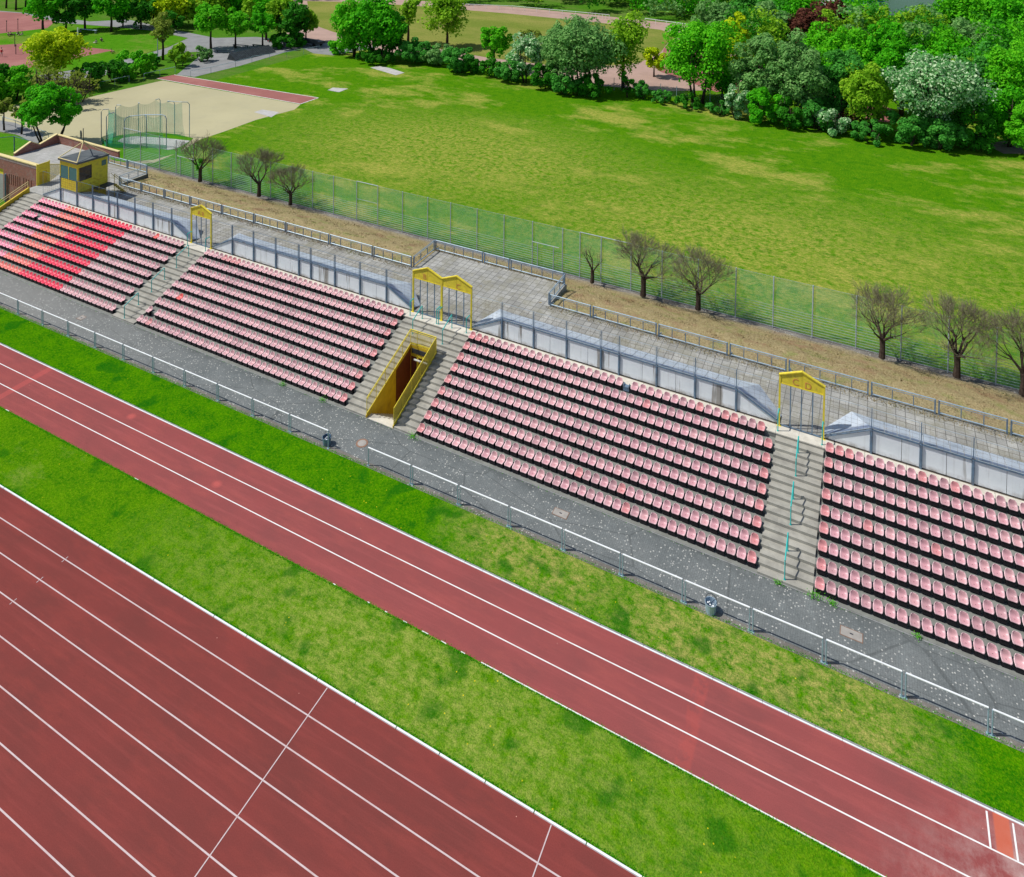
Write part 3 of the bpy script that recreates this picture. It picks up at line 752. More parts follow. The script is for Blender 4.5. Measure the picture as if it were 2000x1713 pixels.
# ---------------- teal handrails ----------------
def stepz(y): return SZ*max(1,math.floor((y-Y0)/SY+1e-6)+1) if y<ye(8) else ZT
def handrail(x,ya,yb,label,h=.93,gatepost=False):
    za,zb=stepz(ya),stepz(yb)
    r=thing('handrail',label,'handrail',(x,ya,za),'turquoise handrails on the grandstand stairs')
    m_=MB(); m_.tube([(x,ya,za+h-.12),(x,ya,za+h),(x,yb-.04,zb+h+.02),(x,yb,zb+h-.03)],.034,8); sub(r,m_,'rail',TEAL)
    m_=MB(); m_.tube([(x,ya,za),(x,ya,za+h-.1)],.030,8); m_.box(x-.05,x+.05,ya-.05,ya+.05,za,za+.012); sub(r,m_,'post',TEAL)
    if not gatepost:
        m_=MB(); m_.tube([(x,yb,zb),(x,yb,zb+h-.02)],.030,8); m_.box(x-.05,x+.05,yb-.05,yb+.05,zb,zb+.012); sub(r,m_,'post',TEAL)
for nm,x in (('left',-25.22),('right',22.17)):
    for w_,ya in (('lowest',3.2),('middle',5.56),('topmost',7.88)):
        handrail(x,ya,ya+1.2,'turquoise handrail in the middle of the %s stairs, %s of the three'%(nm,w_))
handrail(-2.86,8.75,9.95,'turquoise handrail above the left corner of the sunken stairwell')
handrail(-.43,8.70,9.95,'turquoise handrail above the right corner of the sunken stairwell')
for x,l in ((-26.33,'left post of the A B gate'),(-24.2,'right post of the A B gate'),(-3.85,'left post of the B and C gate'),(-1.64,'middle post of the B and C gate, left one'),(-1.48,'middle post of the B and C gate, right one'),(.75,'right post of the B and C gate'),(21.0,'left post of the C D gate'),(23.32,'right post of the C D gate')):
    handrail(x,9.9,10.36,'short turquoise handrail by the '+l,1.0,True)

# ---------------- sunken stairwell ----------------
XA,XB=-2.45,-.47
r=thing('stairwell','sunken yellow stairwell with steps going down to a dark doorway','stairwell',(XA,Y0,0))
# ground is cut by building it as a lit shaft above a lowered floor
def incl(y): return SZ*(1+(y-Y0)/SY)
for xx,s in ((XA,-1),(XB,1)):
    m_=MB(); x0,x1=(xx-.05,xx) if s<0 else (xx,xx+.05)
    m_.prism([(Y0-.02,-2.4),(8.0,-2.4),(8.0,incl(8.0)+.08),(Y0-.02,incl(Y0)+.05)],0,x0,x1); w_=sub(r,m_,'side_wall',YELD)
    if s<0: m_=MB(); m_.prism([(6.2,-2.3),(7.9,-2.3),(7.9,incl(7.9)-.15),(6.2,incl(6.2)-.12)],0,xx,xx+.006); sub(w_,m_,'brown_panel',DOOR)
m_=MB(); m_.prism([(3.0,-2.5),(3.0,.02),(3.55,.02)]+[c for i in range(13) for c in ((3.55+.26*i,.02-.17*(i+1)),(3.55+.26*(i+1),.02-.17*(i+1)))]+[(8.0,.02-.17*13),(8.0,-2.5)],0,XA,XB); sub(r,m_,'steps',LEDGE)
m_=MB(); m_.box(XA,XB,7.95,8.0,-2.2,-.3); m_.box(XA,XB,7.93,7.99,1.25,2.0); sub(r,m_,'end_wall',YELD)
m_=MB(); m_.box(XA,XB,7.97,8.02,-.3,1.35); sub(r,m_,'door',DOOR)
m_=MB(); m_.box(XA+.5,XA+.62,7.90,7.97,-.5,1.35); m_.box(XA+.5,XB,7.90,7.97,1.28,1.38); sub(r,m_,'door_frame',YEL)
m_=MB(); m_.tube([(XA+.35,7.75,1.18),(XB-.1,7.75,1.18)],.06,8); sub(r,m_,'lamp_tube',STEELW)
m_=MB(); m_.box(XA+.1,XB-.1,7.88,7.94,1.50,1.8); sub(r,m_,'vent_panel',DARKM)
r=thing('stairwell_railing','yellow railing with mesh sides round the sunken stairwell','railing',((XA+XB)/2,5.5,0))
H=1.08
for xx in (XA-.03,XB+.03):
    m_=MB(); m_.tube([(xx,3.12,.17),(xx,3.12,incl(3.12)+H),(xx,7.95,incl(7.95)+H),(xx,7.95,incl(7.95))],.026,6)
    m_.tube([(xx,3.12,incl(3.12)+H-.12),(xx,7.95,incl(7.95)+H-.12)],.018,6)
    m_.beam((xx,3.1,incl(3.1)+.05),(xx,7.98,incl(7.98)+.05),.05,.09); sub(r,m_,'side_rail',YEL)
    for i in range(1,5):
        y=3.12+(7.95-3.12)*i/5; m_=MB(); m_.tube([(xx,y,incl(y)),(xx,y,incl(y)+H)],.020,6); sub(r,m_,'post',YEL)
    m_=MB(); m_.quad((xx,3.14,incl(3.14)+.1),(xx,7.93,incl(7.93)+.1),(xx,7.93,incl(7.93)+H-.02),(xx,3.14,incl(3.14)+H-.02)); sub(r,m_,'mesh_side',NETY if xx<-1 else NETY2)
m_=MB(); z=incl(7.95); m_.tube([(XA-.03,7.95,z+H),(XB+.03,7.95,z+H)],.026,6); m_.tube([(XA-.03,7.95,z+H-.12),(XB+.03,7.95,z+H-.12)],.018,6); m_.beam((XA,7.97,z+.12),(XB,7.97,z+.12),.05,.1)
for t in (.25,.8): m_.tube([(XA+(XB-XA)*t,7.95,z),(XA+(XB-XA)*t,7.95,z+H)],.02,6)
sub(r,m_,'end_rail',YEL)
m_=MB(); m_.quad((XA,7.95,z+.1),(XB,7.95,z+.1),(XB,7.95,z+H),(XA,7.95,z+H)); sub(r,m_,'mesh_side',NETY)

# ---------------- promenade barriers ----------------
PP,GP=3.0257,.145
def barrier(x0,x1,label):
    r=thing('barrier',label,'barrier',(x0,0,0),'white tubular barriers along the promenade')
    m_=MB(); m_.tube([(0,0,1.06),(x1-x0,0,1.06)],.036,8); o=m_.build('top_rail',STEELW,r)
    for x in (0,x1-x0):
        m_=MB(); m_.tube([(x,0,-.02),(x,0,1.04)],.030,6); m_.box(x-.07,x+.07,-.07,.07,.0,.012); m_.build('post',STEELG,r)
for i in range(0,13):
    x0=i*PP
    side='first to the right of the gap in the rail' if i==0 else '%s to the right of the gap in the rail'%ordw(i+1)
    barrier(x0,x0+PP-GP,'white barrier on the promenade edge, '+side)
X1=-2.907
for i in range(0,16):
    x1=X1-i*PP
    barrier(x1-PP+GP,x1,'white barrier on the promenade edge, %s to the left of the gap in the rail'%ordw(i+1))

# ---------------- rear terrace railing ----------------
def rearrail(pts,label):
    pass
def railpanel(a,b,label,brace=True):
    a=Vector(a);b=Vector(b);d=(b-a);L=d.length;d.normalize(); ang=math.atan2(d.y,d.x)
    r=thing('terrace_railing',label,'railing',(a.x,a.y,ZT),'blue grey railings along the rear terrace'); r.rotation_euler=(0,0,ang)
    m_=MB(); m_.tube([(.06,0,.86),(L-.06,0,.86)],.036,6); m_.tube([(.1,0,.14),(L-.1,0,.14)],.042,6); m_.tube([(.06,0,.74),(L-.06,0,.74)],.018,4); m_.build('rails',STEELG,r)
    for x in (.06,L-.06):
        m_=MB(); m_.box(x-.04,x+.04,-.04,.04,0,.87); m_.build('post',STEELB,r)
    n=max(2,int(round(L/1.0)))
    for i in range(1,n):
        m_=MB(); x=.06+(L-.12)*i/n; m_.box(x-.024,x+.024,-.024,.024,.14,.75); m_.build('upright',STEELB,r)
    if brace:
        m_=MB(); m_.beam((.1,0,.12),(.1,.5,.02),.06,.06); m_.build('brace',STEELB,r)
    m_=MB(); m_.quad((.1,.0,.16),(L-.1,0,.16),(L-.1,0,.73),(.1,0,.73)); m_.build('wire_infill',NETD,r)
YR=15.6
def runp(xs,y,lab):
    n=len(xs)-1
    for i in range(n): railpanel((xs[i]+.04,y),(xs[i+1]-.04,y),'blue grey railing panel %s, %s from the left'%(lab,ordw(i+1)))
runp([-42.65,-39.5,-36.2,-32.65,-28.5,-24.5,-20.75,-15.9,-11.35,-7.5],YR,'between the cabin bay and the paved bay')
runp([-7.45,-2.8,-.4,4.3],18.9,'at the back of the paved bay')
railpanel((-7.45,YR+.1),(-7.45,18.85),'short railing panel on the left side of the paved bay',False)
railpanel((4.36,YR+.1),(4.36,18.85),'short railing panel on the right side of the paved bay',False)
runp([4.45,7.75,12.5,17.25,20.9,25.6,29.15,32.7,36.5,40.0],YR,'to the right of the paved bay')
runp([-49.4,-46.2,-43.1],19.05,'behind the cabin bay')
railpanel((-43.0,YR+.1),(-43.0,19.0),'short railing panel on the right side of the bay behind the cabin',False)

# ---------------- tall green fence ----------------
fx=[-54.9,-52.0,-48.75,-46.0,-43.2,-40.2,-37.4,-34.5,-31.7,-28.85,-26.0,-23.3,-20.4,-17.85,-14.95,-12.1,-9.6,-6.8,-4.05,-1.25,1.6,3.2,5.1,7.7,10.3,13.2,16.1,18.87,21.65,24.6,27.5,30.4,33.2,36.1,39]
r=thing('ball_fence','tall green netting fence on grey posts between the dry bank and the playing field','fence',(fx[0],25.05,0))
HF=3.95
for i,x in enumerate(fx):
    m_=MB(); m_.tube([(x,25.05,-.05),(x,25.05,HF)],.045,6); sub(r,m_,'post',STEELP)
m_=MB(); m_.quad((fx[0],25.1,.05),(fx[-1],25.1,.05),(fx[-1],25.1,HF-.05),(fx[0],25.1,HF-.05)); sub(r,m_,'netting',NETG)
m_=MB()
for j in range(9): m_.tube([(fx[0],25.0,.12+j*.2),(fx[-1],25.0,.12+j*.2)],.011,4)
m_.tube([(fx[0],25.05,HF-.03),(fx[-1],25.05,HF-.03)],.008,4)
sub(r,m_,'wire_mesh',STEELP)
for a,b in ((-20.4,-17.85),(3.2,7.7),(-54.9,-52)):
    m_=MB(); m_.tube([(a,25.05,HF),(b,25.05,HF)],.035,6)
    if a<0 and a>-30: m_.tube([(a,25.05,2.2),(b,25.05,2.2)],.02,4)
    sub(r,m_,'top_rail',STEELP)
m_=MB()
for a,b in ((-.7,.8),(-45.2,-43.3)):
    m_.tube([(a,24.95,0),(a,24.95,2.2)],.04,6); m_.tube([(b,24.95,0),(b,24.95,2.2)],.04,6); m_.tube([(a-.5,24.95,2.2),(b+.5,24.95,2.2)],.03,6)
sub(r,m_,'gate_frame',STEELP)

# ---------------- yellow cabin ----------------
cx0,cx1,cy0,cy1=-44.22,-41.62,10.43,13.52; zb,zt=3.93,6.70
r=thing('announcer_cabin','small yellow cabin with windows raised on the wall at the left end of the stand','cabin',(cx0,cy0,ZT))
m_=MB(); t=.06
m_.box(cx0,cx1,cy0,cy0+t,zb,4.98); m_.box(cx0,cx1,cy0,cy0+t,6.25,zt)
for x in (cx0,(cx0+cx1)/2-.04,cx1-.08): m_.box(x,x+.08,cy0-.004,cy0+t+.004,4.98,6.25)
m_.box(cx1-t,cx1,cy0+t,cy0+.18,zb,zt); m_.box(cx1-t,cx1,cy0+.18,cy0+1.45,zb,4.95);m_.box(cx1-t,cx1,cy0+.18,cy0+1.45,6.25,zt);m_.box(cx1-t,cx1,cy0+1.45,cy1,zb,zt)
m_.box(cx0,cx0+t,cy0+t,cy1,zb,zt); m_.box(cx0+t,cx1-t,cy1-t,cy1,zb,zt); m_.box(cx0+t,cx1-t,cy0+t,cy1-t,zb,zb+.08)
body=sub(r,m_,'body',YEL)
m_=MB(); m_.box(cx0+.1,cx1-.1,cy0+.2,cy1-.1,ZT,zb-.01); sub(r,m_,'base',YELD)
for a,b,mm in ((cx0+.1,(cx0+cx1)/2-.06,GLASS),((cx0+cx1)/2+.06,cx1-.1,GLASS)):
    m_=MB(); m_.box(a,b,cy0+.02,cy0+.04,5.0,6.23); sub(r,m_,'window',mm)
m_=MB(); m_.box(cx1-.04,cx1-.02,cy0+.2,cy0+1.43,4.97,6.23); sub(r,m_,'window',GLASSD)
m_=MB(); m_.box(cx1,cx1+.03,cy0+2.45,cy0+2.9,5.75,6.25); sub(r,m_,'window',GLASS)
m_=MB(); m_.prism([(cy0-.12,zt-.02),(cy1+.1,zt-.16),(cy1+.1,zt+.02),(cy0-.12,zt+.16)],0,cx0-.12,cx1+.12); rf=sub(r,m_,'roof',ROOFD)
m_=MB(); ap=((cx0+cx1)/2-.1,(cy0+cy1)/2,8.15)
for x,y,z in ((cx0-.1,cy0-.1,zt+.17),(cx1+.1,cy0-.1,zt+.17),(cx1+.1,cy1+.08,zt-.04),(cx0-.1,cy1+.08,zt-.04)): m_.tube([(x,y,z),ap],.045,6)
for z,ya in ((zt+.19,cy0-.1),): m_.tube([(cx0-.1,ya,z),(cx1+.1,ya,z)],.04,6)
m_.tube([(cx1+.1,cy1+.08,zt-.02),(cx0-.1,cy1+.08,zt-.02)],.04,6)
sub(r,m_,'roof_frame',YELP)
m_=MB(); m_.tube([ap,(ap[0],ap[1],ap[2]+1.3)],.035,6); sub(r,m_,'mast',DARKM)
m_=MB(); m_.tube([(ap[0]-.12,ap[1]-.2,ap[2]+.75),(ap[0]-.08,ap[1]-.12,ap[2]+.75)],[.38,.34],14); sub(r,m_,'dish',DARKM)
m_=MB(); m_.box(cx1,cx1+.95,cy0+1.5,cy1+.1,zb-.06,zb); sub(r,m_,'platform',DARKM)
m_=MB()
for p in ((cx1+.9,cy0+1.55),(cx1+.9,cy1+.05),(cx1+.1,cy1+.05)): m_.tube([(p[0],p[1],ZT),(p[0],p[1],zb+.95)],.025,6)
for z in (zb+.5,zb+.93): m_.tube([(cx1,cy0+1.55,z),(cx1+.9,cy0+1.55,z),(cx1+.9,cy0+2.3,z)],.022,6)
for i in range(5): m_.box(cx1+.3,cx1+.9,cy1+.15+.22*i,cy1+.37+.22*i,zb-.2-.24*i,zb-.16-.24*i)
for x in (cx1+.3,cx1+.9): m_.tube([(x,cy1+.1,zb),(x,cy1+1.3,ZT)],.025,6); m_.tube([(x,cy1+.1,zb+.9),(x,cy1+1.3,ZT+.9),(x,cy1+1.3,ZT)],.022,6)
sub(r,m_,'stair_rail',YELD)

# ---------------- brick building at the left end ----------------
r=thing('brick_building','red brick building with slit openings and yellow coping beside the left stairs','building',(-50,11.8,0))
m_=MB(); fy=11.8; bx0,bx1=-72,-50.0; tz=4.55
slots=[-54.75+.36*i for i in range(6)]+[-52.3+.42*i for i in range(4)]
z0s=[2.05-.02*i for i in range(6)]+[1.8-.05*i for i in range(4)]
xs=[bx0,-57.0,-55.72]; m_.box(bx0,-57.0,fy,fy+.3,0,tz); m_.box(-57.0,-55.72,fy,fy+.3,3.25,tz); m_.box(-57.0,-55.72,fy+.2,fy+.3,0,3.25)
px=-55.72
for s_ in slots:
    m_.box(px,s_,fy,fy+.3,0,tz); m_.box(s_,s_+.14,fy,fy+.3,0,1.85); m_.box(s_,s_+.14,fy,fy+.3,2.95,tz); m_.box(s_,s_+.14,fy+.22,fy+.29,1.85,2.95); px=s_+.14
m_.box(px,bx1,fy,fy+.3,0,tz); m_.box(bx1-.3,bx1,fy+.3,13.0,0,ZT); wl=sub(r,m_,'wall',BRICK)
m_=MB(); m_.box(bx0,bx1+.05,fy-.06,fy+.36,tz,tz+.10); sub(r,m_,'coping',YELP)
m_=MB(); m_.box(bx0,bx1,fy-.02,fy,tz-.30,tz-.002); sub(r,m_,'lintel',simple('grey_band',(.33,.25,.24),.9))
m_=MB(); m_.box(-56.95,-55.77,fy+.12,fy+.19,0,3.2); d=sub(r,m_,'door',YEL)
m_=MB(); m_.tube([(-55.15,fy-.12,0),(-55.15,fy-.12,2.9)],.09,8); sub(r,m_,'drainpipe',STEELB)
m_=MB(); m_.box(bx1+.06,bx1+.10,fy-.05,fy+1.15,ZT,4.75); m_.box(bx1+.04,bx1+.12,fy-.1,fy-.05,ZT,4.82);m_.box(bx1+.04,bx1+.12,fy+1.15,fy+1.22,ZT,4.82); sub(r,m_,'screen',YEL)
m_=MB(); m_.box(bx1+.055,bx1+.105,fy+.15,fy+.95,ZT+.1,3.9); sub(r,m_,'gate_leaf',YELD)
m_=MB(); m_.prism([(fy+1.25,ZT),(fy+1.25,4.35),(fy+2.5,3.9),(fy+2.5,3.2)],0,bx1+.04,bx1+.10); sub(r,m_,'mesh_side',NETY)
m_=MB(); m_.beam((bx1+.07,fy+1.2,4.4),(bx1+.07,fy+2.55,3.95),.09,.09); sub(r,m_,'handrail',YELP)
# low rear parapet
r=thing('parapet_wall','low brick parapet with pale yellow coping round the back of the roof','wall',(-60.3,20.4,ZT))
m_=MB(); m_.prism([(-60.3,ZT),(-49.6,ZT),(-49.6,ZT+.75),(-60.3,ZT+.95)],1,20.45,20.65); 
hp=[(15.6,.25),(17.4,1.05),(18.4,.45),(20.45,1.05)]
m_.prism([(15.6,ZT)]+[(y,ZT+h) for y,h in hp]+[(20.45,ZT)],0,-60.5,-60.3); sub(r,m_,'wall',BRICK)
m_=MB(); m_.beam((-60.3,20.55,ZT+.99),(-49.6,20.55,ZT+.79),.3,.08)
for (a,b),(c,d) in zip(hp[:-1],hp[1:]): m_.beam((-60.4,a,ZT+b+.04),(-60.4,c,ZT+d+.04),.3,.08)
sub(r,m_,'coping',YELP)
# yellow sloping rail beside the left stairs
r=thing('stair_side_rail','sloping yellow rail with ochre panel along the outer side of the far left stairs','railing',(-49,6,0))
m_=MB(); m_.tube([(-49,5.0,1.9),(-49,10.3,3.72)],.035,6); m_.tube([(-49,5.0,1.7),(-49,10.3,3.5)],.025,6)
for y in (5.0,6.8,8.6,10.3): m_.tube([(-49,y,.3),(-49,y,1.9+(y-5)*.343)],.03,6)
sub(r,m_,'rail',YELP)
m_=MB(); m_.prism([(3.05,-.05),(3.05,.6),(10.4,3.15),(10.4,-.05)],0,-49.08,-48.9); sub(r,m_,'panel',YELD)
# fence beyond the building
r=thing('yard_fence','dark framed wire fence between the brick building and the lawn','fence',tuple(G(-20,290)))
m_=MB(); p0=G(-60,305);p1=G(28,296);p2=G(62,306)
for p in (p0,p1,p2,p0.lerp(p1,.5)): m_.box(p.x-.05,p.x+.05,p.y-.05,p.y+.05,0,1.9)
m_.beam((p0.x,p0.y,1.88),(p1.x,p1.y,1.88),.06,.06); m_.beam((p1.x,p1.y,1.88),(p2.x,p2.y,1.88),.06,.06); sub(r,m_,'frame',STEELB)
m_=MB(); m_.quad((p0.x,p0.y,.05),(p1.x,p1.y,.05),(p1.x,p1.y,1.85),(p0.x,p0.y,1.85)); m_.quad((p1.x,p1.y,.05),(p2.x,p2.y,.05),(p2.x,p2.y,1.85),(p1.x,p1.y,1.85)); sub(r,m_,'wire_mesh',NETD)

# ---------------- throwing cage ----------------
r=thing('throwing_cage','green netted throwing cage on leaning grey poles above a pale concrete circle','cage',tuple(G(285,275)))
poles=[(208,288,4.25),(198,275,4.1),(226,266,4.2),(270,262,4.3),(313,258,4.6),(341,262,4.5),(370,268,4.7),(325,292,4.2),(286,288,3.9),(243,290,3.8)]
pb=[G(u,v) for u,v,h in poles]; cen=sum(pb,Vector())/len(pb)
tops=[]
for (u,v,h),p in zip(poles,pb):
    out=(p-cen); out.z=0; out.normalize(); e=p-out*.9
    m_=MB(); m_.tube([p,p+Vector((0,0,h-.35)),p-out*.25+Vector((0,0,h-.05)),e+Vector((0,0,h))],.05,6); sub(r,m_,'pole',STEELP if v<275 else STEELB)
    tops.append(e+Vector((0,0,h)))
def netrun(idx):
    m_=MB()
    for a,b in zip(idx[:-1],idx[1:]):
        A,B=tops[a],tops[b]; n=8
        oa=(pb[a]-cen);oa.z=0;oa.normalize();ob=(pb[b]-cen);ob.z=0;ob.normalize()
        ga=pb[a]-oa*.5;gb=pb[b]-ob*.5
        for i in range(n):
            t0,t1=i/n,(i+1)/n; s0=.35*math.sin(math.pi*t0);s1=.35*math.sin(math.pi*t1)
            q=[ga.lerp(gb,t0),ga.lerp(gb,t1),A.lerp(B,t1)-Vector((0,0,s1)),A.lerp(B,t0)-Vector((0,0,s0))]
            mid0=q[0].lerp(q[3],.4)-(oa*.15);mid1=q[1].lerp(q[2],.4)-(ob*.15)
            m_.quad(q[0],q[1],mid1,mid0); m_.quad(mid0,mid1,q[2],q[3])
    return m_
for ids,mm in (([9,0,1],netmat('dense_cage_netting',(.02,.42,.28),.5)),([1,2,3,4,5,6],NETC),([9,8,7],NETC)): sub(r,netrun(ids),'netting',mm)
m_=MB()
for a,b in ((9,0),(0,1),(1,2),(9,8),(8,7)):
    m_.quad(pb[a],pb[b],pb[b]+Vector((0,0,.55)),pb[a]+Vector((0,0,.5)))
sub(r,m_,'skirt',netmat('net_skirt',(.01,.30,.12),.75))
m_=MB(); m_.tube([tops[9],tops[8]],.05,6); m_.tube([tops[8],tops[7]],.055,6); m_.tube([tops[5]+Vector((0,0,.1)),tops[6]],.03,6); sub(r,m_,'top_bar',STEELG)

# ---------------- far railings ----------------
def farrail(px,label,h=1.05,m=STEELG,n=None,grp=None,rad=.04):
    pts=[G(u,v) for u,v in px]; r=thing('railing',label,'railing',tuple(pts[0]),grp)
    rail=MB()
    for a,b in zip(pts[:-1],pts[1:]):
        rail.tube([a+Vector((0,0,h)),b+Vector((0,0,h))],rad,5)
        k=n or max(1,int((b-a).length/3.2))
        for i in range(k+1):
            p=a.lerp(b,i/k); m_=MB(); m_.tube([p,p+Vector((0,0,h))],rad*.9,5); sub(r,m_,'post',m)
    sub(r,rail,'top_rail',m); return r
farrail([(195,173),(252,160)],'pale railing at the left edge of the cinder area beside the bare shrubs',n=2)
farrail([(281,156),(342,142)],'pale railing at the end of the red runway',n=2)
farrail([(372,150),(412,143),(460,131),(492,123)],'long pale railing with wire infill behind the end of the runway',rad=.035)
farrail([(492,121),(560,112),(625,100)],'pale railing in front of the long dark bank',rad=.035)
farrail([(850,13),(1000,19),(1150,33),(1190,37)],'white railing along the far side of the pink running path, left part',m=STEELW,n=6,rad=.06)
farrail([(1260,44),(1345,56),(1420,70)],'white railing along the far side of the pink running path, right part',m=STEELW,n=4,rad=.06)
farrail([(5,242),(30,250),(62,262),(95,275)],'pale railing between the pollarded trees and the cinder area',h=1.0,n=1)
pts=[G(u,v) for u,v in ((1170,172),(1290,188),(1420,209),(1530,232))]
r=thing('wire_fence','low grey wire fence behind the hedge under the tall trees','fence',tuple(pts[0]))
net=MB()
for a,b in zip(pts[:-1],pts[1:]):
    net.quad(a,b,b+Vector((0,0,2)),a+Vector((0,0,2)))
    for i in range(4):
        p=a.lerp(b,i/4); m_=MB(); m_.tube([p,p+Vector((0,0,2.05))],.05,5); sub(r,m_,'post',STEELG)
sub(r,net,'wire_mesh',NETD)

# ---------------- small things ----------------
def bin_(x,y,label,arch):
    r=thing('litter_bin',label,'bin',(x,y,.01))
    m_=MB(); n=16; a=[(.23,.0),(.26,.38),(.275,.44),(.25,.44),(.22,.03)]
    for i,(rr,z) in enumerate(a):
        for k in range(n): t=2*math.pi*k/n; m_.v.append((rr*math.cos(t),rr*math.sin(t),z))
    for i in range(len(a)-1):
        for k in range(n): m_.f.append((i*n+k,i*n+(k+1)%n,(i+1)*n+(k+1)%n,(i+1)*n+k))
    m_.f.append(tuple((len(a)-1)*n+k for k in range(n))); m_.build('drum',STEELB if not arch else STEELG,r)
    m_=MB(); m_.tube([(-.25,.1,.4)]+[(-.25*math.cos(t),.12,.44+.28*math.sin(t)) for t in (0,.5,1,1.57,2.1,2.6,3.14)]+[(.25,.1,.4)],.014,5); m_.build('hoop',DARKM,r)
    m_=MB()
    for i in range(6):
        a=random.uniform(0,6.28);q=random.uniform(0,.15); m_.box(q*math.cos(a)-.03,q*math.cos(a)+.03,q*math.sin(a)-.04,q*math.sin(a)+.04,.24+.03*i,.26+.03*i)
    m_.build('litter',STEELW,r)
bin_(19.3,.12,'round grey litter bin with a wire hoop on the promenade right of centre',True)
bin_(-3.2,.22,'round dark blue litter bin beside the post at the gap in the barriers',False)
def cover(u,v,w,h,label,m,rnd=False):
    p=G(u,v); r=thing('manhole_cover',label,'manhole cover',(p.x,p.y,.012))
    m_=MB()
    if rnd:
        m_.tube([(0,0,-.01),(0,0,.008)],[w,w],20); m_.build('frame',simple('rusty_ring',(.26,.15,.10),.9),r)
        m_=MB(); m_.tube([(0,0,.0),(0,0,.012)],[w*.72,w*.72],20); m_.build('lid',m,r)
    else:
        m_.box(-w/2,w/2,-h/2,h/2,-.01,.006); m_.build('frame',simple('rusty_frame',(.22,.14,.10),.9),r)
        m_=MB(); m_.box(-w/2+.04,w/2-.04,-h/2+.04,h/2-.04,0,.011); m_.build('lid',m,r)
        m_=MB(); m_.box(-.07,.07,-.03,.03,0,.014); m_.build('handle',DARKM,r)
LID=simple('lid_concrete',(.34,.32,.29),.9,var=.2)
cover(707,866,.36,.36,'round manhole cover with a rusty ring at the gap in the barriers',LID,True)
cover(1095,1003,.85,.5,'rectangular manhole cover with rusty frame in front of the middle block',LID)
cover(1663,1239,.95,.5,'rectangular manhole cover with rusty frame in front of the right block',LID)
cover(159,621,.55,.5,'square pale drain cover in front of the left block',LID)
def weed(x,y,z,s,label):
    r=rng; V=[];F=[]
    n=int(110*s)
    for i in range(n):
        c=np.array([x,y,z])+r.normal(0,[.16*s,.1*s,.0])+np.array([0,0,abs(r.normal(0,.13*s))]); d=r.normal(0,1,3); d/=np.linalg.norm(d); e=np.cross(d,[0,0,1]); e/=np.linalg.norm(e)+1e-6; L=.035
        o=len(V); V+=[c-d*L,c+e*L*.5,c+d*L,c-e*L*.5]; F.append((o,o+1,o+2,o+3))
    me=npmesh('weed',np.array(V)-np.array([x,y,z]),F,LEAF['bright']); ob=bpy.data.objects.new('weed',me); ob.location=(x,y,z); COL.objects.link(ob); tag(ob,label,'plant')
weed(1.05,3.0,.02,1.0,'bright green weed at the left end of the front row of the middle block')
weed(23.5,3.02,.02,1.1,'bright green weed under the first seat right of the right stairs')
weed(24.3,3.02,.02,.8,'small weed a little right of the big weed under the right block')
weed(27.8,3.05,.02,.7,'small weed by the kerb below the right block')
weed(-5.9,3.02,.02,.9,'small weed under the last front seats left of the stairwell')
weed(-9.3,3.02,.02,.8,'small weed on the kerb in front of the second block')
weed(21.9,2.95,.02,.6,'tiny weed at the foot of the right stairs')
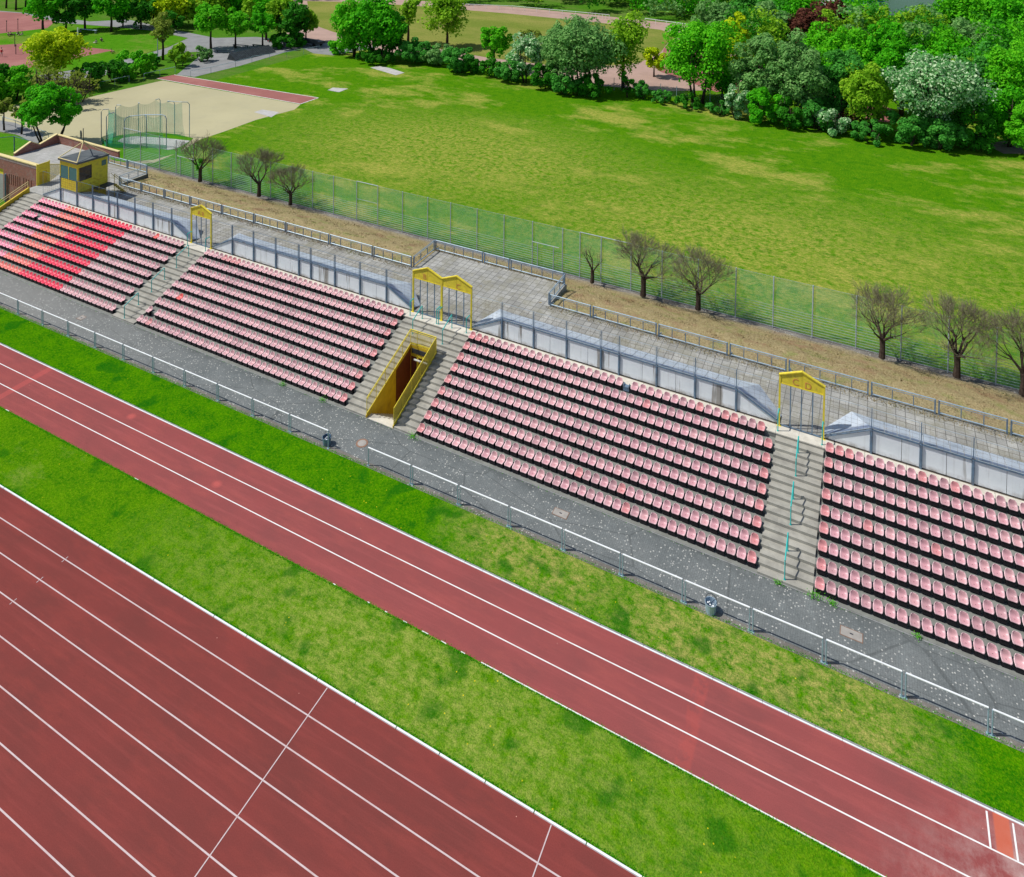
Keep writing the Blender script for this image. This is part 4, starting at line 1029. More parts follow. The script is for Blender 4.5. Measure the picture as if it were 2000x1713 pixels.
# people and things on the far lawns
SKIN=simple('skin',(.55,.33,.24),.6,var=.05); CLR=simple('red_clothing',(.55,.03,.04),.8,var=.1); CLD=simple('dark_clothing',(.03,.03,.04),.8,var=.1); CLW=simple('white_clothing',(.75,.75,.75),.8,var=.05); HAIR=simple('dark_hair',(.03,.02,.015),.7)
def person(u,v,label,top,legs,sit=False,rot=0):
    p=G(u,v); r=thing('person',label,'person',(p.x,p.y,0)); r.rotation_euler=(0,0,rot)
    me=bpy.data.meshes.new('body')
    if sit: J=dict(pel=(0,0,.16),ch=(0,-.12,.5),nk=(0,-.10,.66),hd=(0,-.09,.82),sl=(.19,-.12,.58),el=(.27,-.22,.34),hl=(.25,-.38,.06),sr=(-.19,-.12,.58),er=(-.27,-.05,.36),hr=(-.2,.2,.3),kl=(.14,.42,.42),fl=(.13,.72,.06),kr=(-.13,.46,.2),fr=(-.12,.85,.06))
    else: J=dict(pel=(0,0,.92),ch=(0,0,1.3),nk=(0,0,1.5),hd=(0,.02,1.66),sl=(.19,0,1.42),el=(.3,.05,1.15),hl=(.33,.2,.95),sr=(-.19,0,1.42),er=(-.28,-.03,1.15),hr=(-.3,.1,.92),kl=(.1,.12,.5),fl=(.11,.02,.06),kr=(-.1,-.05,.5),fr=(-.12,-.2,.08))
    names=list(J); E=[('pel','ch'),('ch','nk'),('nk','hd'),('ch','sl'),('sl','el'),('el','hl'),('ch','sr'),('sr','er'),('er','hr'),('pel','kl'),('kl','fl'),('pel','kr'),('kr','fr')]
    me.from_pydata([J[n] for n in names],[(names.index(a),names.index(b)) for a,b in E],[])
    o=bpy.data.objects.new('body',me); COL.objects.link(o); o.parent=r
    sk=o.modifiers.new('s','SKIN'); rad=dict(pel=.15,ch=.17,nk=.06,hd=.11,sl=.08,sr=.08,el=.05,er=.05,hl=.035,hr=.035,kl=.075,kr=.075,fl=.05,fr=.05)
    for i,n in enumerate(names): me.skin_vertices[0].data[i].radius=(rad[n],rad[n]*.85)
    me.skin_vertices[0].data[0].use_root=True
    ss=o.modifiers.new('b','SUBSURF'); ss.levels=1; ss.render_levels=1
    me.materials.append(SKIN)
    # clothing and hair as close-fitting children
    c=Vector(J['ch']);q=Vector(J['pel']); mb=MB(); mb.tube([q,q.lerp(c,.5),c,Vector(J['nk'])-Vector((0,0,.04))],[.165,.17,.19,.09],8); mb.build('shirt',top,r,True)
    mb=MB(); mb.tube([q+Vector((0,0,.05)),Vector(J['kl'])],[.12,.085],7); mb.tube([q+Vector((0,0,.05)),Vector(J['kr'])],[.12,.085],7); mb.build('trousers',legs,r,True)
    h=Vector(J['hd']); mb=MB(); mb.tube([h+Vector((0,-.02,.02)),h+Vector((0,-.02,.09)),h+Vector((0,-.01,.135))],[.115,.10,.04],8); mb.build('hair',HAIR,r,True)
person(3,111,'player in a red shirt standing on the near red court at the left edge',CLR,CLW)
person(17,71,'person in dark clothes sitting on the grass strip, leftmost of the group',CLD,CLD,True,.4)
person(22,70,'person in dark clothes sitting second in the group on the grass strip',CLD,CLD,True,-.8)
person(35,68,'person in dark clothes sitting in the group, beside the one in white',CLD,CLW,True,1.1)
person(42,70,'person in white sitting at the right of the group on the grass strip',CLW,CLD,True,2.2)
person(187,85,'person in white lying back on the lawn in tree shade',CLW,CLW,True,1.5)
person(198,81,'person in black sitting upright on the lawn in tree shade',CLD,CLD,True,.7)
person(218,104,'small figure in red sitting at the corner of the near court',CLR,SKIN,True,.2)
person(374,112,'person in white sitting among the shrubs by the asphalt path',CLW,CLD,True,.2)
def pole(u,v,h,rad,label,m,name='pole'):
    p=G(u,v); mb=MB(); mb.tube([(0,0,0),(0,0,h)],[rad,rad*.8],6); mb.box(-.15,.15,-.03,.03,h-.25,h); o=mb.build(name,m,loc=(p.x,p.y,0)); tag(o,label,name.replace('_',' '))
pole(13,62,2.5,.06,'thin net post on the far left court, left one',DARKM,'net_post'); pole(35,58,2.5,.06,'thin net post on the far left court, right one',DARKM,'net_post')
pole(29,91,2.6,.07,'thin net post at the edge of the near left court',DARKM,'net_post'); pole(31,106,1.9,.07,'low net post on the near left court',DARKM,'net_post')
pole(152,80,2.8,.15,'short pale post beside the shaded bench',STEELW,'signpost'); pole(308,116,4.5,.09,'lamp post beside the sparse tree on the path',STEELG,'lamp_post')
def bench(u,v,l,label,m,rot=0,h=.45):
    p=G(u,v); r=thing('bench',label,'bench',(p.x,p.y,0)); r.rotation_euler=(0,0,rot)
    mb=MB(); mb.box(-l/2,l/2,-.25,.25,h-.06,h); mb.build('seat',m,r)
    for x in (-l/2+.2,l/2-.2): mb=MB(); mb.box(x-.06,x+.06,-.2,.2,0,h-.06); mb.build('leg',CONCD,r)
bench(172,64,5.0,'long pale blue table under the trees on the far lawn',simple('pale_blue_top',(.35,.5,.62),.6),.1,.75)
bench(438,103,3.5,'dark bench in the tree shade, left one',DARKM,.3); bench(470,92,3.5,'dark bench in the tree shade, back one',DARKM,.2); bench(505,92,3.0,'dark bench in the tree shade, right one',DARKM,.1)
# long dark bank
a,b=G(463,120),G(540,102); r=thing('tyre_bank','long low dark bank of covered mats behind the pale railing','mats',tuple(a)); mb=MB(); d=(b-a).normalized(); n=Vector((-d.y,d.x,0))
for i in range(22):
    p=a.lerp(b,(i+.08)/22);q=a.lerp(b,(i+.9)/22); vs=[p,q,q+n*1.6,p+n*1.6]; mb.add([p,q,q+n*2.2+Vector((0,0,1.25)),p+n*2.2+Vector((0,0,1.25)),p+n*2.9,q+n*2.9],[(0,1,2,3),(3,2,5,4),(0,3,4),(1,5,2),(0,4,5,1)])
sub(r,mb,'mats',simple('black_mat_cover',(.035,.045,.05),.6,var=.5,scale=2))
# barrier tape and container
a,b=G(520,88),G(592,86); r=thing('barrier_tape','red and white barrier tape stretched in front of the dark tree group','tape',tuple(a))
mr,mw=MB(),MB(); N=26
for i in range(N):
    p=a.lerp(b,i/N);q=a.lerp(b,(i+1)/N); t=(mr if i%2 else mw); t.box(p.x,q.x,p.y-.01,p.y+.01,.75,1.0)
sub(r,mr,'red_bands',CLR); sub(r,mw,'white_bands',STEELW)
p=G(606,88); r=thing('trailer','dark flat trailer with a pale front parked by the path beyond the runway','trailer',(p.x,p.y,0)); r.rotation_euler=(0,0,-.1)
mb=MB(); mb.box(-3.2,3.2,-1,1,.6,1.1); mb.box(-3.2,-3.1,-1,1,1.1,2.0); mb.box(-2.6,3.2,-.98,-.92,1.1,1.5); mb.build('body',DARKM,r)
mb=MB(); mb.box(-3.9,-3.3,-.9,.9,.5,2.1); mb.build('cabin',STEELG,r)
for x in (-2.3,2.1):
    for y in (-.95,.95): mb=MB(); mb.tube([(x,y-.1,.4),(x,y+.1,.4)],.4,12); mb.build('wheel',BLACK,r)
# white hall glimpsed through the trees
p=G(1735,22); r=thing('white_hall','white flat hall with a blue band glimpsed through the trees at top right','building',(p.x,p.y,0)); r.rotation_euler=(0,0,.4)
mb=MB(); mb.box(-16,16,-7,7,0,6.5); mb.build('wall',STEELW,r); mb=MB(); mb.box(-16.3,16.3,-7.3,7.3,6.5,7.1); mb.build('roof',STEELW,r); mb=MB(); mb.box(-16.05,-4,-7.06,-7.0,3.5,5); mb.build('window_band',simple('blue_band',(.05,.25,.55),.4),r)

# ---------------- trees ----------------
def crown_quads(R3,nclump,nleaf,leaf,seed,shape='round',hollow=.55,lean=(0,0)):
    g=np.random.default_rng(seed); rx,ry,rz=R3
    d=g.normal(size=(nclump,3)); d/=np.linalg.norm(d,axis=1)[:,None]
    rad=g.uniform(hollow,1.0,nclump)**.6
    c=d*rad[:,None]
    if shape=='dome': c[:,2]=np.abs(c[:,2])*1.6-.6
    if shape=='cone': c[:,:2]*=(1-.55*np.clip((c[:,2]+.2)/1.2,0,1))[:,None]
    if shape=='flat': c[:,2]*=.8
    lob=1+.16*np.sin(3*np.arctan2(d[:,1],d[:,0])+seed)+.12*np.sin(5*d[:,2]+seed)
    c*=np.array([rx,ry,rz])*lob[:,None]*.86
    cr=g.uniform(.20,.36,nclump)*min(rx,rz,ry)*1.05
    idx=g.integers(0,nclump,nleaf)
    ld=g.normal(size=(nleaf,3)); ld/=np.linalg.norm(ld,axis=1)[:,None]
    ld[:,2]=np.where(g.random(nleaf)<.6,np.abs(ld[:,2]),ld[:,2])
    p=c[idx]+ld*(cr[idx]*g.uniform(.5,1.05,nleaf)**.5)[:,None]
    p[:,0]+=lean[0]*(p[:,2]/rz); p[:,1]+=lean[1]*(p[:,2]/rz)
    nrm=ld+g.normal(0,.55,(nleaf,3))+np.array([0,0,.35]); nrm/=np.linalg.norm(nrm,axis=1)[:,None]
    t=np.cross(nrm,g.normal(size=(nleaf,3))); t/=np.linalg.norm(t,axis=1)[:,None]; b=np.cross(nrm,t)
    s=(leaf*g.uniform(.6,1.3,nleaf))[:,None]
    V=np.stack([p-t*s,p+b*s*.62,p+t*s,p-b*s*.62],1).reshape(-1,3); F=np.arange(nleaf*4).reshape(-1,4)
    return V,F,c
def treeobj(loc,H,cz0,rx,kind,label,cat='tree',name='tree',ry=None,nleaf=None,leaf=None,nclump=None,stems=1,hollow=.5,shape='round',seed=0,trunkr=None,group=None,lean=(0,0),bare=0):
    dp=depth(loc); ry=ry or rx*.9; rz=(H-cz0)/2; cz=(H+cz0)/2
    area=4*math.pi*((rx*ry)**1.6/3+(rx*rz)**1.6/3+(ry*rz)**1.6/3)**(1/1.6)
    rx*=1.06; leaf=leaf or min(.36,max(.13,dp*.0021)); nleaf=nleaf if nleaf is not None else int(min(24000,area*2.3/(leaf*leaf*.9)))
    nclump=nclump or int(min(120,max(20,area/2.6)))
    r=thing(name,label,cat,tuple(loc),group)
    V,F,c=crown_quads((rx,ry,rz),nclump,max(nleaf,8),leaf,seed,shape,hollow,lean); V[:,2]+=cz
    V[:,2]=np.maximum(V[:,2],.03)
    o=bpy.data.objects.new('crown',npmesh('crown',V,F,LEAF[kind])); o.parent=r; COL.objects.link(o)
    g=random.Random(seed+5); tr=trunkr or max(.10,min(.32,H*.022))
    for s in range(stems):
        mb=MB(); a=g.uniform(0,6.28); sp=(.25+.12*stems)*(stems>1)
        b0=Vector((math.cos(a)*sp,math.sin(a)*sp,-.05)); top=Vector((b0.x*2.2,b0.y*2.2,max(cz0+.3*rz,H*.35)))
        mid=b0.lerp(top,.55)+Vector((g.uniform(-.15,.15),g.uniform(-.15,.15),0))
        hi=Vector((top.x*1.2+lean[0]*.5,top.y*1.2+lean[1]*.5,H*.86))
        mb.tube([b0,mid,top,hi],[tr*1.35/(stems**.4),tr/(stems**.4),tr*.75/(stems**.4),tr*.15],7)
        nb_=(9 if stems==1 else 5)
        for i in range(nb_):
            ci=c[g.randrange(len(c))]; e=Vector((ci[0],ci[1],ci[2]+cz)); t=g.uniform(.15,.8); st=top.lerp(hi,t) if e.z>top.z else mid.lerp(top,.9)
            m2=st.lerp(e,.5)+Vector((0,0,-.1*rz))
            mb.tube([st,m2,e],[tr*.42/(stems**.3),tr*.26/(stems**.3),tr*.08],5,False)
        ob=sub_local(r,mb,'trunk' if stems==1 else 'stem',BARK)
    if bare:
        mb=MB()
        for i in range(bare):
            ci=c[g.randrange(len(c))]*g.uniform(.6,1.15); e=Vector((ci[0],ci[1],max(.3,ci[2]+cz))); st=Vector((0,0,max(.1,cz0+(H-cz0)*g.uniform(0,.5)))).lerp(e,g.uniform(.1,.5)); m2=st.lerp(e,.5)+Vector((g.uniform(-.3,.3),g.uniform(-.3,.3),g.uniform(0,.3)))
            mb.tube([st,m2,e],[.05,.03,.012],3,False)
        sub_local(r,mb,'twigs',TWIG)
    return r
def sub_local(r,mb,name,m,smooth=True):
    return mb.build(name,m,r,smooth)
def T(u,v,vt,hw,kind,label,cb=.3,**kw):
    """photo pixel of the foot, top row, half width in pixels -> metres"""
    p=G(u,v); H=onY(u,vt,p.y).z; rx=hw*depth(p)/FPX
    cu=kw.pop('cu',None)
    if cu is not None: kw['lean']=((cu-u)*depth(p)/FPX*.9,0)
    return treeobj(p,H,H*cb,rx,kind,label,seed=int(u*7+v*3),**kw)
B_=dict(cat='bush',name='bush')
# upper left
T(84,66,-28,34,'rich','leafy green maple beside the far red court, leftmost of the big ones',.30)
T(128,62,-12,26,'dark','dark green tree between two big maples behind the yellow-green tree',.15)
T(166,58,-22,30,'dark','dark green maple second from the lawn path')
T(217,62,-24,36,'rich','round leafy maple shading the far lawn',.33)
T(12,16,-50,12,'dark','far small tree at the top left corner, first',.4); T(31,20,-50,12,'dark','far small tree at the top left corner, second',.4); T(50,14,-50,12,'olive','far small tree at the top left corner, third',.4)
T(112,170,55,60,'lime','broad yellow-green tree in front of the red courts',.25,hollow=.35)
T(318,117,25,28,'bud','sparse leafless tree beside the lamp post on the path',.35,nleaf=1300,bare=60,hollow=.1)
T(255,150,105,48,'bright','wide bright green bush behind the pale railing',.0,stems=3,**B_); T(225,160,118,26,'dark','dark green bush left of the wide bright one',.0,stems=2,**B_)
T(350,130,84,20,'olive','olive green bush by the asphalt path',.0,stems=2,**B_); T(398,120,92,17,'grey','small pale bush right of the olive one',.0,stems=2,**B_); T(300,128,108,14,'dark','small dark bush at the foot of the sparse tree',.0,stems=2,**B_)
T(25,195,128,42,'bright','bright green bush at the left edge beyond the pollarded trees',.0,stems=3,**B_); T(-25,200,130,40,'dark','dark bush cut by the left edge of the picture',.0,stems=2,**B_)
T(172,172,118,32,'dark','dark green bush right of the leafless shrubs',.0,stems=3,**B_)
T(95,205,122,48,'bud','grey leafless shrub thicket behind the maple, left part',.0,nleaf=700,bare=420,stems=4,hollow=.1,**B_)
T(150,200,135,42,'bud','grey leafless shrub thicket behind the maple, right part',.0,nleaf=500,bare=420,stems=4,hollow=.1,**B_)
T(98,284,168,62,'rich','dense dark green maple with several stems behind the roof parapet',.28,stems=5,cu=112,hollow=.3)
T(8,254,190,20,'bud','pollarded tree with budding twigs at the left edge',.42,nleaf=700,bare=90,hollow=.1); T(42,262,198,22,'bud','pollarded tree with budding twigs, second from the left edge',.38,nleaf=900,bare=110,hollow=.1)
T(152,215,165,14,'bud','thin leafless sapling over the cinder area',.2,nleaf=80,bare=60)
T(412,96,8,34,'bright','bright green round tree right of the asphalt path',.33); T(460,94,20,30,'bright','bright green tree second from the asphalt path',.28); T(513,92,24,26,'rich','bright green tree standing over the dark bench',.38)
T(548,82,-8,34,'olive','olive tree in the dark group behind the barrier tape, leftmost',.2); T(575,88,2,32,'dark','dark tree in the middle of the group behind the barrier tape',.2); T(598,84,18,26,'olive','olive tree at the right of the group behind the barrier tape',.3); T(520,78,-6,28,'rich','tree behind the group at the barrier tape',.2)
T(560,92,66,42,'dark','low dark undergrowth beneath the tree group',.0,stems=2,**B_)
for i,(u,v,vt,hw,k,l) in enumerate([(240,52,-5,26,'dark','dark tree at the bend of the far path'),(275,56,-12,26,'dark','dark tree second at the bend of the far path'),(300,48,-30,34,'lime','yellow-green tree above the bend of the far path'),(345,52,-25,36,'lime','broad yellow-green tree left of the bright pair'),(385,50,-18,32,'olive','olive tree behind the bright round tree'),(425,44,-34,30,'olive','tall olive tree at the top behind the bright trees'),(465,40,-35,34,'rich','green tree at the top left of centre'),(505,48,-20,30,'olive','olive tree over the path junction'),(260,28,-30,28,'rich','green tree touching the top edge above the far path'),(335,62,20,22,'dark','dark bush-like tree beside the far path')]):
    T(u,v,vt,hw,k,l,.12)
# middle row along the field
T(688,110,-6,42,'bright','dense bright green tree at the left of the big clump by the field',.1,stems=2); T(735,116,-14,50,'rich','tallest dense green tree of the big clump by the field',.08,stems=4,hollow=.35); T(765,112,20,28,'dark','dark right side tree of the big clump by the field',.12,stems=2)
T(660,104,70,22,'bright','low bright bush at the left foot of the big clump',.0,stems=2,**B_); T(735,122,98,44,'dark','dark low shrubs under the big clump',.0,stems=2,**B_)
T(797,84,-14,24,'olive','slim sparse tree with bare branches right of the big clump',.3,nleaf=1500,bare=70,hollow=.1)
T(873,92,-16,46,'olive','tall sparse yellowish tree behind the hedge',.18,nleaf=3800,bare=80,hollow=.15)
T(815,122,78,44,'blue','wide round green bush in the hedge, right of the clump',.0,stems=3,**B_); T(862,128,86,34,'grey','pale green bush in the hedge',.0,stems=2,**B_); T(895,140,92,36,'blue','dark green bush in the hedge below the sparse tree',.0,stems=3,**B_); T(925,142,106,24,'dark','darker bush in the hedge next to the round tree',.0,stems=2,**B_)
T(965,140,46,30,'bright','small round bright tree in the hedge',.3); T(962,150,112,26,'dark','bush at the foot of the small round tree',.0,stems=2,**B_); T(1000,160,112,32,'blue','dense bush left of the white-flowering one',.0,stems=3,**B_)
T(1028,160,68,38,'white','white flowering shrub tree in the hedge',.1,stems=3); T(1036,110,54,28,'bud','small bare yellowish tree on the meadow',.3,nleaf=700,bare=60,hollow=.1)
T(1062,172,122,30,'dark','dark bush right of the white flowering tree',.0,stems=2,**B_); T(1132,178,26,68,'grey','big rounded grey-green willow in the hedge',.12,stems=5,hollow=.35); T(1085,170,42,34,'grey','pale narrow side willow left of the big one',.2,stems=2)
T(1105,184,140,34,'blue','bush under the big willow, left',.0,stems=2,**B_); T(1155,190,150,40,'dark','dark bush under the big willow, right',.0,stems=2,**B_)
T(1217,176,18,46,'olive','tall sparse tree with a single dark trunk right of the willow',.22,nleaf=5200,bare=60,hollow=.15,trunkr=.26)
T(1225,190,138,12,'dark','narrow dark bush at the foot of the tall sparse tree',.0,**B_); T(1250,192,158,18,'blue','low bush right of the single trunk',.0,stems=2,**B_); T(1290,200,176,26,'blue','low bushes in front of the wire fence, left',.0,stems=2,**B_); T(1345,212,186,30,'dark','low bushes in front of the wire fence, middle',.0,stems=2,**B_); T(1405,222,196,28,'blue','low bushes in front of the wire fence, right',.0,stems=2,**B_)
T(1277,150,86,24,'lime','small lime green tree behind the wire fence',.15)
T(1362,200,38,74,'bright','large bright green tree with several stems behind the wire fence',.22,stems=5,hollow=.35)
T(1430,170,26,32,'lime','yellow-green tree behind the large bright one',.1)
T(1478,224,68,46,'grey','grey-green tree right of the large bright one',.15,stems=2); T(1550,238,78,56,'grey','broad grey-green tree next to the first grey one',.12,stems=3)
T(1442,232,152,24,'white','pale leaved shrub at the field edge',.0,stems=2,**B_); T(1486,242,166,32,'rich','drooping dark green bush at the field edge',.0,stems=2,**B_); T(1535,250,196,30,'dark','dark low bush at the field edge right of the drooping one',.0,stems=2,**B_)
T(1590,254,196,34,'blue','low bushy shrub at the field edge, left of the white tree',.0,stems=2,**B_); T(1628,262,206,34,'white','pale low shrub at the field edge',.0,stems=2,**B_); T(1650,244,92,46,'blue','blue-green tree left of the big white-green tree',.1,stems=2)
T(1632,232,150,34,'grey','drooping pale tree in front of the blue-green one',.05,stems=2); T(1690,262,118,46,'olive','olive green tree left of the big white-green tree',.15,stems=2); T(1700,278,236,34,'blue','low shrub below the olive green tree',.0,stems=2,**B_)
T(1668,252,196,22,'red','small dark red leaved shrub under the olive tree',.0,stems=2,**B_)
T(1818,280,106,82,'white','big rounded white-green tree at the right of the field',.22,stems=5,hollow=.4)
T(1772,284,222,44,'blue','bush under the big white-green tree, left',.0,stems=2,**B_); T(1830,290,226,46,'blue','bush under the big white-green tree, middle',.0,stems=2,**B_); T(1895,292,200,44,'dark','dark bush under the big white-green tree, right',.0,stems=2,**B_)
T(1965,284,170,50,'rich','green tree above the bare soil patch',.05,stems=3,hollow=.4); T(2010,312,190,40,'bright','bright green bush at the right edge of the field',.0,stems=3,**B_)
for (u,v,vt,hw,k,l) in [(1975,250,84,62,'bright','bright green tree at the right edge, nearest one'),(1900,240,96,44,'blue','green tree behind the big white-green one, right'),(1870,215,100,30,'olive','olive tree peeping behind the big white-green one'),(1760,225,60,48,'rich','green tree behind the big white-green one, left'),(1735,190,34,44,'rich','tall bright green tree in the wood, centre right'),(1655,175,52,52,'bright','bright green tree behind the grey pair'),(1600,150,48,46,'bright','green tree behind the grey-green tree'),(1578,130,6,36,'red','large dark red copper beech in the wood'),(1618,95,-8,34,'red','copper beech touching the top edge'),(1600,120,22,52,'olive','olive tree right of the copper beech'),(1500,120,10,48,'grey','grey-green tree left of the copper beech'),(1395,120,-2,42,'grey','pale grey-green tree at the end of the white railing'),(1460,90,-16,44,'blue','blue-green tree near the top, right of the railing'),(1840,160,62,56,'bright','bright green tree in the middle of the wood'),(1800,130,22,60,'olive','olive tree in the upper wood'),(1900,150,40,56,'grey','grey-green tree in the upper wood'),(1905,118,96,20,'red','small red tree in the upper right wood'),(1990,150,-10,56,'rich','green tree at the top right corner'),(2040,220,40,60,'bright','bright green tree beyond the right edge'),(1880,90,-20,60,'bright','bright green tree near the top right'),(1540,70,-22,46,'rich','green tree left of the copper beeches at the top'),(1700,110,14,46,'olive','brownish olive tree in front of the white hall')]:
    T(u,v,vt,hw,k,l,.08,hollow=.35)
T(1480,170,100,40,'bright','bright green tree between the large bright one and the grey pair',.05,hollow=.35); T(1520,190,130,40,'dark','dark green tree behind the grey pair',.05,hollow=.35); T(1600,215,120,36,'rich','green tree right of the grey pair',.05,hollow=.35); T(1700,220,110,40,'bright','bright green tree behind the olive one at the field',.05,hollow=.35); T(1930,225,140,46,'rich','green tree behind the bare soil patch',.05,hollow=.35); T(1410,190,120,34,'rich','green tree right behind the wire fence',.05,hollow=.35)
# far wood that reads as one mass
def wood(name,label,pts,n,seed):
    g=np.random.default_rng(seed); VV=[];FF={};off=0
    allV=[];allF=[];mi=[]; kinds=['rich','dark','olive','blue','bright','grey','red']; pk=np.array([.2,.25,.2,.1,.12,.1,.03])
    for i in range(n):
        a,b=g.random(),g.random(); (u0,v0),(u1,v1),(u2,v2),(u3,v3)=pts
        u=(u0*(1-a)+u1*a)*(1-b)+(u3*(1-a)+u2*a)*b; v=(v0*(1-a)+v1*a)*(1-b)+(v3*(1-a)+v2*a)*b
        p=G(u,v); dp=depth(p); H=g.uniform(7,13); rx=g.uniform(2.8,5); leaf=min(.5,dp*.0024); nl=int(min(4200,90*rx*H/ (leaf*leaf)*.022))
        V,F,c=crown_quads((rx,rx,H*.48),34,nl,leaf,int(g.integers(1e6)),'round',.5); V+=np.array([p.x,p.y,H*.52])
        allV.append(V);allF.append(F+off);off+=len(V); k=int(g.choice(7,p=pk/pk.sum())); mi.append(np.full(len(F),k,np.int32))
    me=npmesh(name,np.concatenate(allV),np.concatenate(allF),LEAF[kinds[0]])
    for k in kinds[1:]: me.materials.append(LEAF[k])
    me.polygons.foreach_set('material_index',np.concatenate(mi)); o=bpy.data.objects.new(name,me); COL.objects.link(o); tag(o,label,'trees',kind='stuff')
wood('distant_wood','mixed green wood closing off the view at the upper right',[(1440,150),(2150,235),(2150,-40),(1480,-60)],95,3)
wood('distant_wood','dark strip of far trees along the top edge beyond the pink path',[(860,2),(1440,52),(1560,20),(860,-30)],60,9)
wood('distant_wood','trees closing off the view at the top left',[(230,14),(640,-4),(640,-50),(230,-40)],34,21)
# leafless pollarded trees on the bank
def pollard(x,y,z,H,spread,label,seed,budd=0,stub=False,leafy=False):
    g=random.Random(seed); r=thing('pollard_tree',label,'tree',(x,y,z-.1),'leafless pollarded trees on the dry bank')
    tk=MB(); tw=MB(); tips=[]
    def grow(p,d,L,rad,lev):
        n=3; pts=[p]; rs=[rad]; q=p.copy(); dd=d.copy()
        for i in range(n):
            dd=(dd+Vector((g.gauss(0,.16),g.gauss(0,.16),g.gauss(.05,.10)))).normalized(); q=q+dd*(L/n); pts.append(q.copy()); rs.append(rad*(1-(i+1)/n*.42))
        (tk if rad>.016 else tw).tube(pts,rs,6 if rad>.05 else (4 if rad>.016 else 3),False)
        if lev==0 or (stub and lev<=1): tips.append(q.copy()); return
        k={5:5,4:4,3:4,2:4,1:5}[lev]
        for i in range(k):
            a=g.uniform(0,6.28); sp=g.uniform(.35,.95)*(1.15 if lev>=4 else .9)
            side=Vector((math.cos(a),math.sin(a),0)); nd=(dd+side*sp+Vector((0,0,.04))).normalized()
            t=g.uniform(.45,1); st=pts[1].lerp(q,t)
            grow(st,nd,L*g.uniform(.66,.9),max(.0075,rs[-1]*g.uniform(.5,.72)),lev-1)
    base=Vector((0,0,0)); tr=.155*H/4.2
    tk.tube([base,Vector((.03,.0,H*.14)),Vector((.0,.03,H*.26))],[tr*1.3,tr,tr*1.1],8)
    nb_=4 if stub else 6
    for i in range(nb_):
        a=i/nb_*6.283+g.uniform(-.3,.3); e=g.uniform(.45,1.25)
        grow(Vector((0,0,H*.24)),Vector((math.cos(a)*e*spread,math.sin(a)*e*spread,1)).normalized(),H*.27,tr*.5,3 if stub else 4)
    tk.build('trunk',BARK,r); tw.build('twigs',TWIG,r) if tw.v else None
    if budd:
        V=[];F=[]
        for i in range(budd):
            t=g.choice(tips); c=np.array([t.x,t.y,t.z])*g.uniform(.8,1.03)+np.array([g.gauss(0,.08) for _ in range(3)]); d=np.array([g.gauss(0,1) for _ in range(3)]); d/=np.linalg.norm(d); e=np.cross(d,[0,0,1.]); e/=np.linalg.norm(e)+1e-6; L=.028
            o=len(V); V+=[c-d*L,c+e*L*.6,c+d*L,c-e*L*.6]; F.append((o,o+1,o+2,o+3))
        ob=bpy.data.objects.new('buds',npmesh('buds',V,F,LEAF['bud'])); ob.parent=r; COL.objects.link(ob)
    if leafy:
        V,F,c=crown_quads((.55,.5,.8),14,900,.06,seed); V[:,2]+=H*.36
        ob=bpy.data.objects.new('ivy',npmesh('ivy',V,F,LEAF['rich'])); ob.parent=r; COL.objects.link(ob)
PT=[(-41.2,24.2,.45,5.1,1.0,'pollarded tree on the bank with green shoots, nearest the cage',True),(-32.6,24.3,.45,5.2,1.05,'wide leafless pollarded tree on the bank, left of a close pair',False),(-28.1,24.1,.5,4.4,1.0,'smaller leafless pollarded tree on the bank, right of a close pair',False),
 (4.6,24.3,.4,3.8,.75,'small stubby pollarded tree with few branches behind the paved bay',False),(9.0,24.2,.45,5.3,.95,'large leafless pollarded tree on the bank right of the paved bay',False),(13.4,24.2,.5,4.9,.95,'leafless pollarded tree on the bank beside the large one',False),
 (26.3,24.1,.5,5.0,.9,'leafless pollarded tree on the bank behind the right block, left of three',False),(30.85,24.2,.45,5.3,.8,'leaning leafless pollarded tree on the bank, middle of three at the right',False),(34.6,24.0,.5,5.4,.85,'leafless pollarded tree cut by the right edge of the picture',False)]
for i,(x,y,z,H,sp,l,lf) in enumerate(PT): pollard(x,y,z,H,sp,l,31+i,budd=(0 if i==3 else 900),stub=(i==3),leafy=lf)
# grass fringe along hard edges
V=[];F=[]
def fringe(x0,x1,y,n,sd=.03,h=.05,side=1):
    xs=rng.uniform(x0,x1,n); ys=y+side*np.abs(rng.normal(0,sd,n)); hh=h*rng.uniform(.5,1.4,n); a=rng.uniform(0,math.pi,n); w=rng.uniform(.012,.03,n)
    lx=rng.normal(0,.02,n); ly=rng.normal(0,.02,n)
    for i in range(n):
        c,s=math.cos(a[i])*w[i],math.sin(a[i])*w[i]; o=len(V)
        V.extend([(xs[i]-c,ys[i]-s,-.01),(xs[i]+c,ys[i]+s,-.01),(xs[i]+lx[i],ys[i]+ly[i],hh[i])]); F.append((o,o+1,o+2))
fringe(-45,25,-10.33,9000,.05,.06,1); fringe(-50,35,-6.70,9000,.05,.055,-1); fringe(-50,45,-6.66,2500,.03,.04,1); fringe(-50,45,-2.76,7000,.05,.05,1); fringe(-50,45,-.12,9000,.07,.05,1); fringe(-50,45,3.0,700,.03,.06,-1)
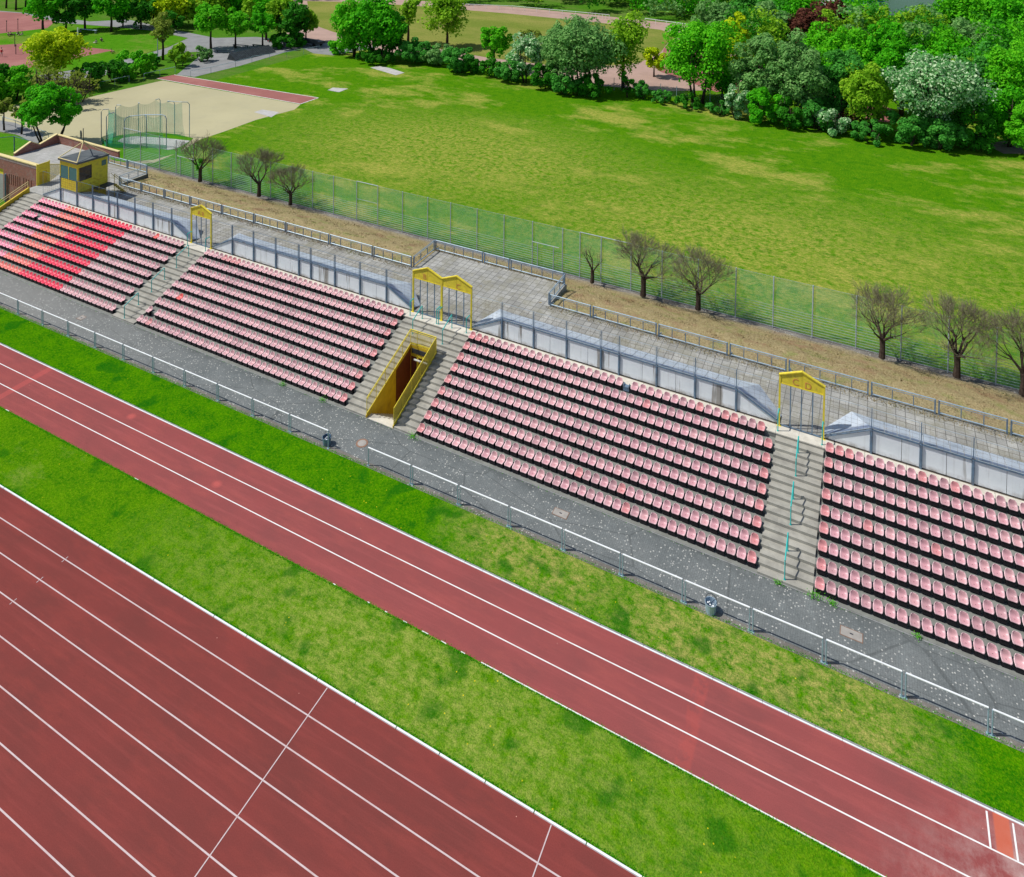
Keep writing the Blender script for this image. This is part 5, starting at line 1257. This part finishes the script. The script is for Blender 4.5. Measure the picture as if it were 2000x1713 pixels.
o=bpy.data.objects.new('grass_fringe',npmesh('grass_fringe',V,F,LEAF['bright'],3)); COL.objects.link(o); tag(o,'short green grass fringe along the edges of the tracks and paving','grass',kind='stuff')
# dry tufts along the rear railing
V=[];F=[]
for i in range(9000):
    x=rng.uniform(-42,42); y=15.35+rng.normal(0,.16)
    if -7.3<x<4.3: y=18.9+rng.normal(0,.1) 
    o_=len(V); a=rng.uniform(0,3.14); w=.02; h=rng.uniform(.04,.14)*(1 if rng.random()<.9 else 1.8)
    V+=[(x-math.cos(a)*w,y-math.sin(a)*w,ZT-.02),(x+math.cos(a)*w,y+math.sin(a)*w,ZT-.02),(x+rng.normal(0,.05),y+rng.normal(0,.05),ZT+h)]; F.append((o_,o_+1,o_+2))
o=bpy.data.objects.new('dry_grass_tufts',npmesh('dry_grass_tufts',V,F,DRY,3)); COL.objects.link(o); tag(o,'dry yellow grass tufts growing along the foot of the rear railing','grass',kind='stuff')

def bankz(y):
    t=(y-15.66)/9.05
    return ZT-.06-.30*min(1,t/.33) if t<.33 else ZT-.36-(ZT-.34)*((t-.33)/.67)**1.05
V=[];F=[]
n=42000
xs=rng.uniform(-46,42,n); ys=rng.uniform(15.8,24.3,n); cl=(np.sin(xs*1.7+ys*2.3)+np.sin(xs*.6-ys*1.1+1)+np.sin(xs*3.1+.5*ys))/3
for x,y,c in zip(xs,ys,cl):
    if -7.5<x<4.6 and y<19.1: continue
    if rng.random()>.45+.5*c: continue
    z=bankz(y)+.02; a=rng.uniform(0,3.14); w=rng.uniform(.015,.04); h=rng.uniform(.03,.11)
    o_=len(V); V+=[(x-math.cos(a)*w,y-math.sin(a)*w,z-.06),(x+math.cos(a)*w,y+math.sin(a)*w,z-.06),(x+rng.normal(0,.10),y+rng.normal(0,.10),z+h)]; F.append((o_,o_+1,o_+2))
o=bpy.data.objects.new('dry_grass_tufts',npmesh('dry_grass_tufts',V,F,DRY,3)); COL.objects.link(o); tag(o,'dry straw coloured grass tufts covering the bank behind the terrace','grass',kind='stuff')
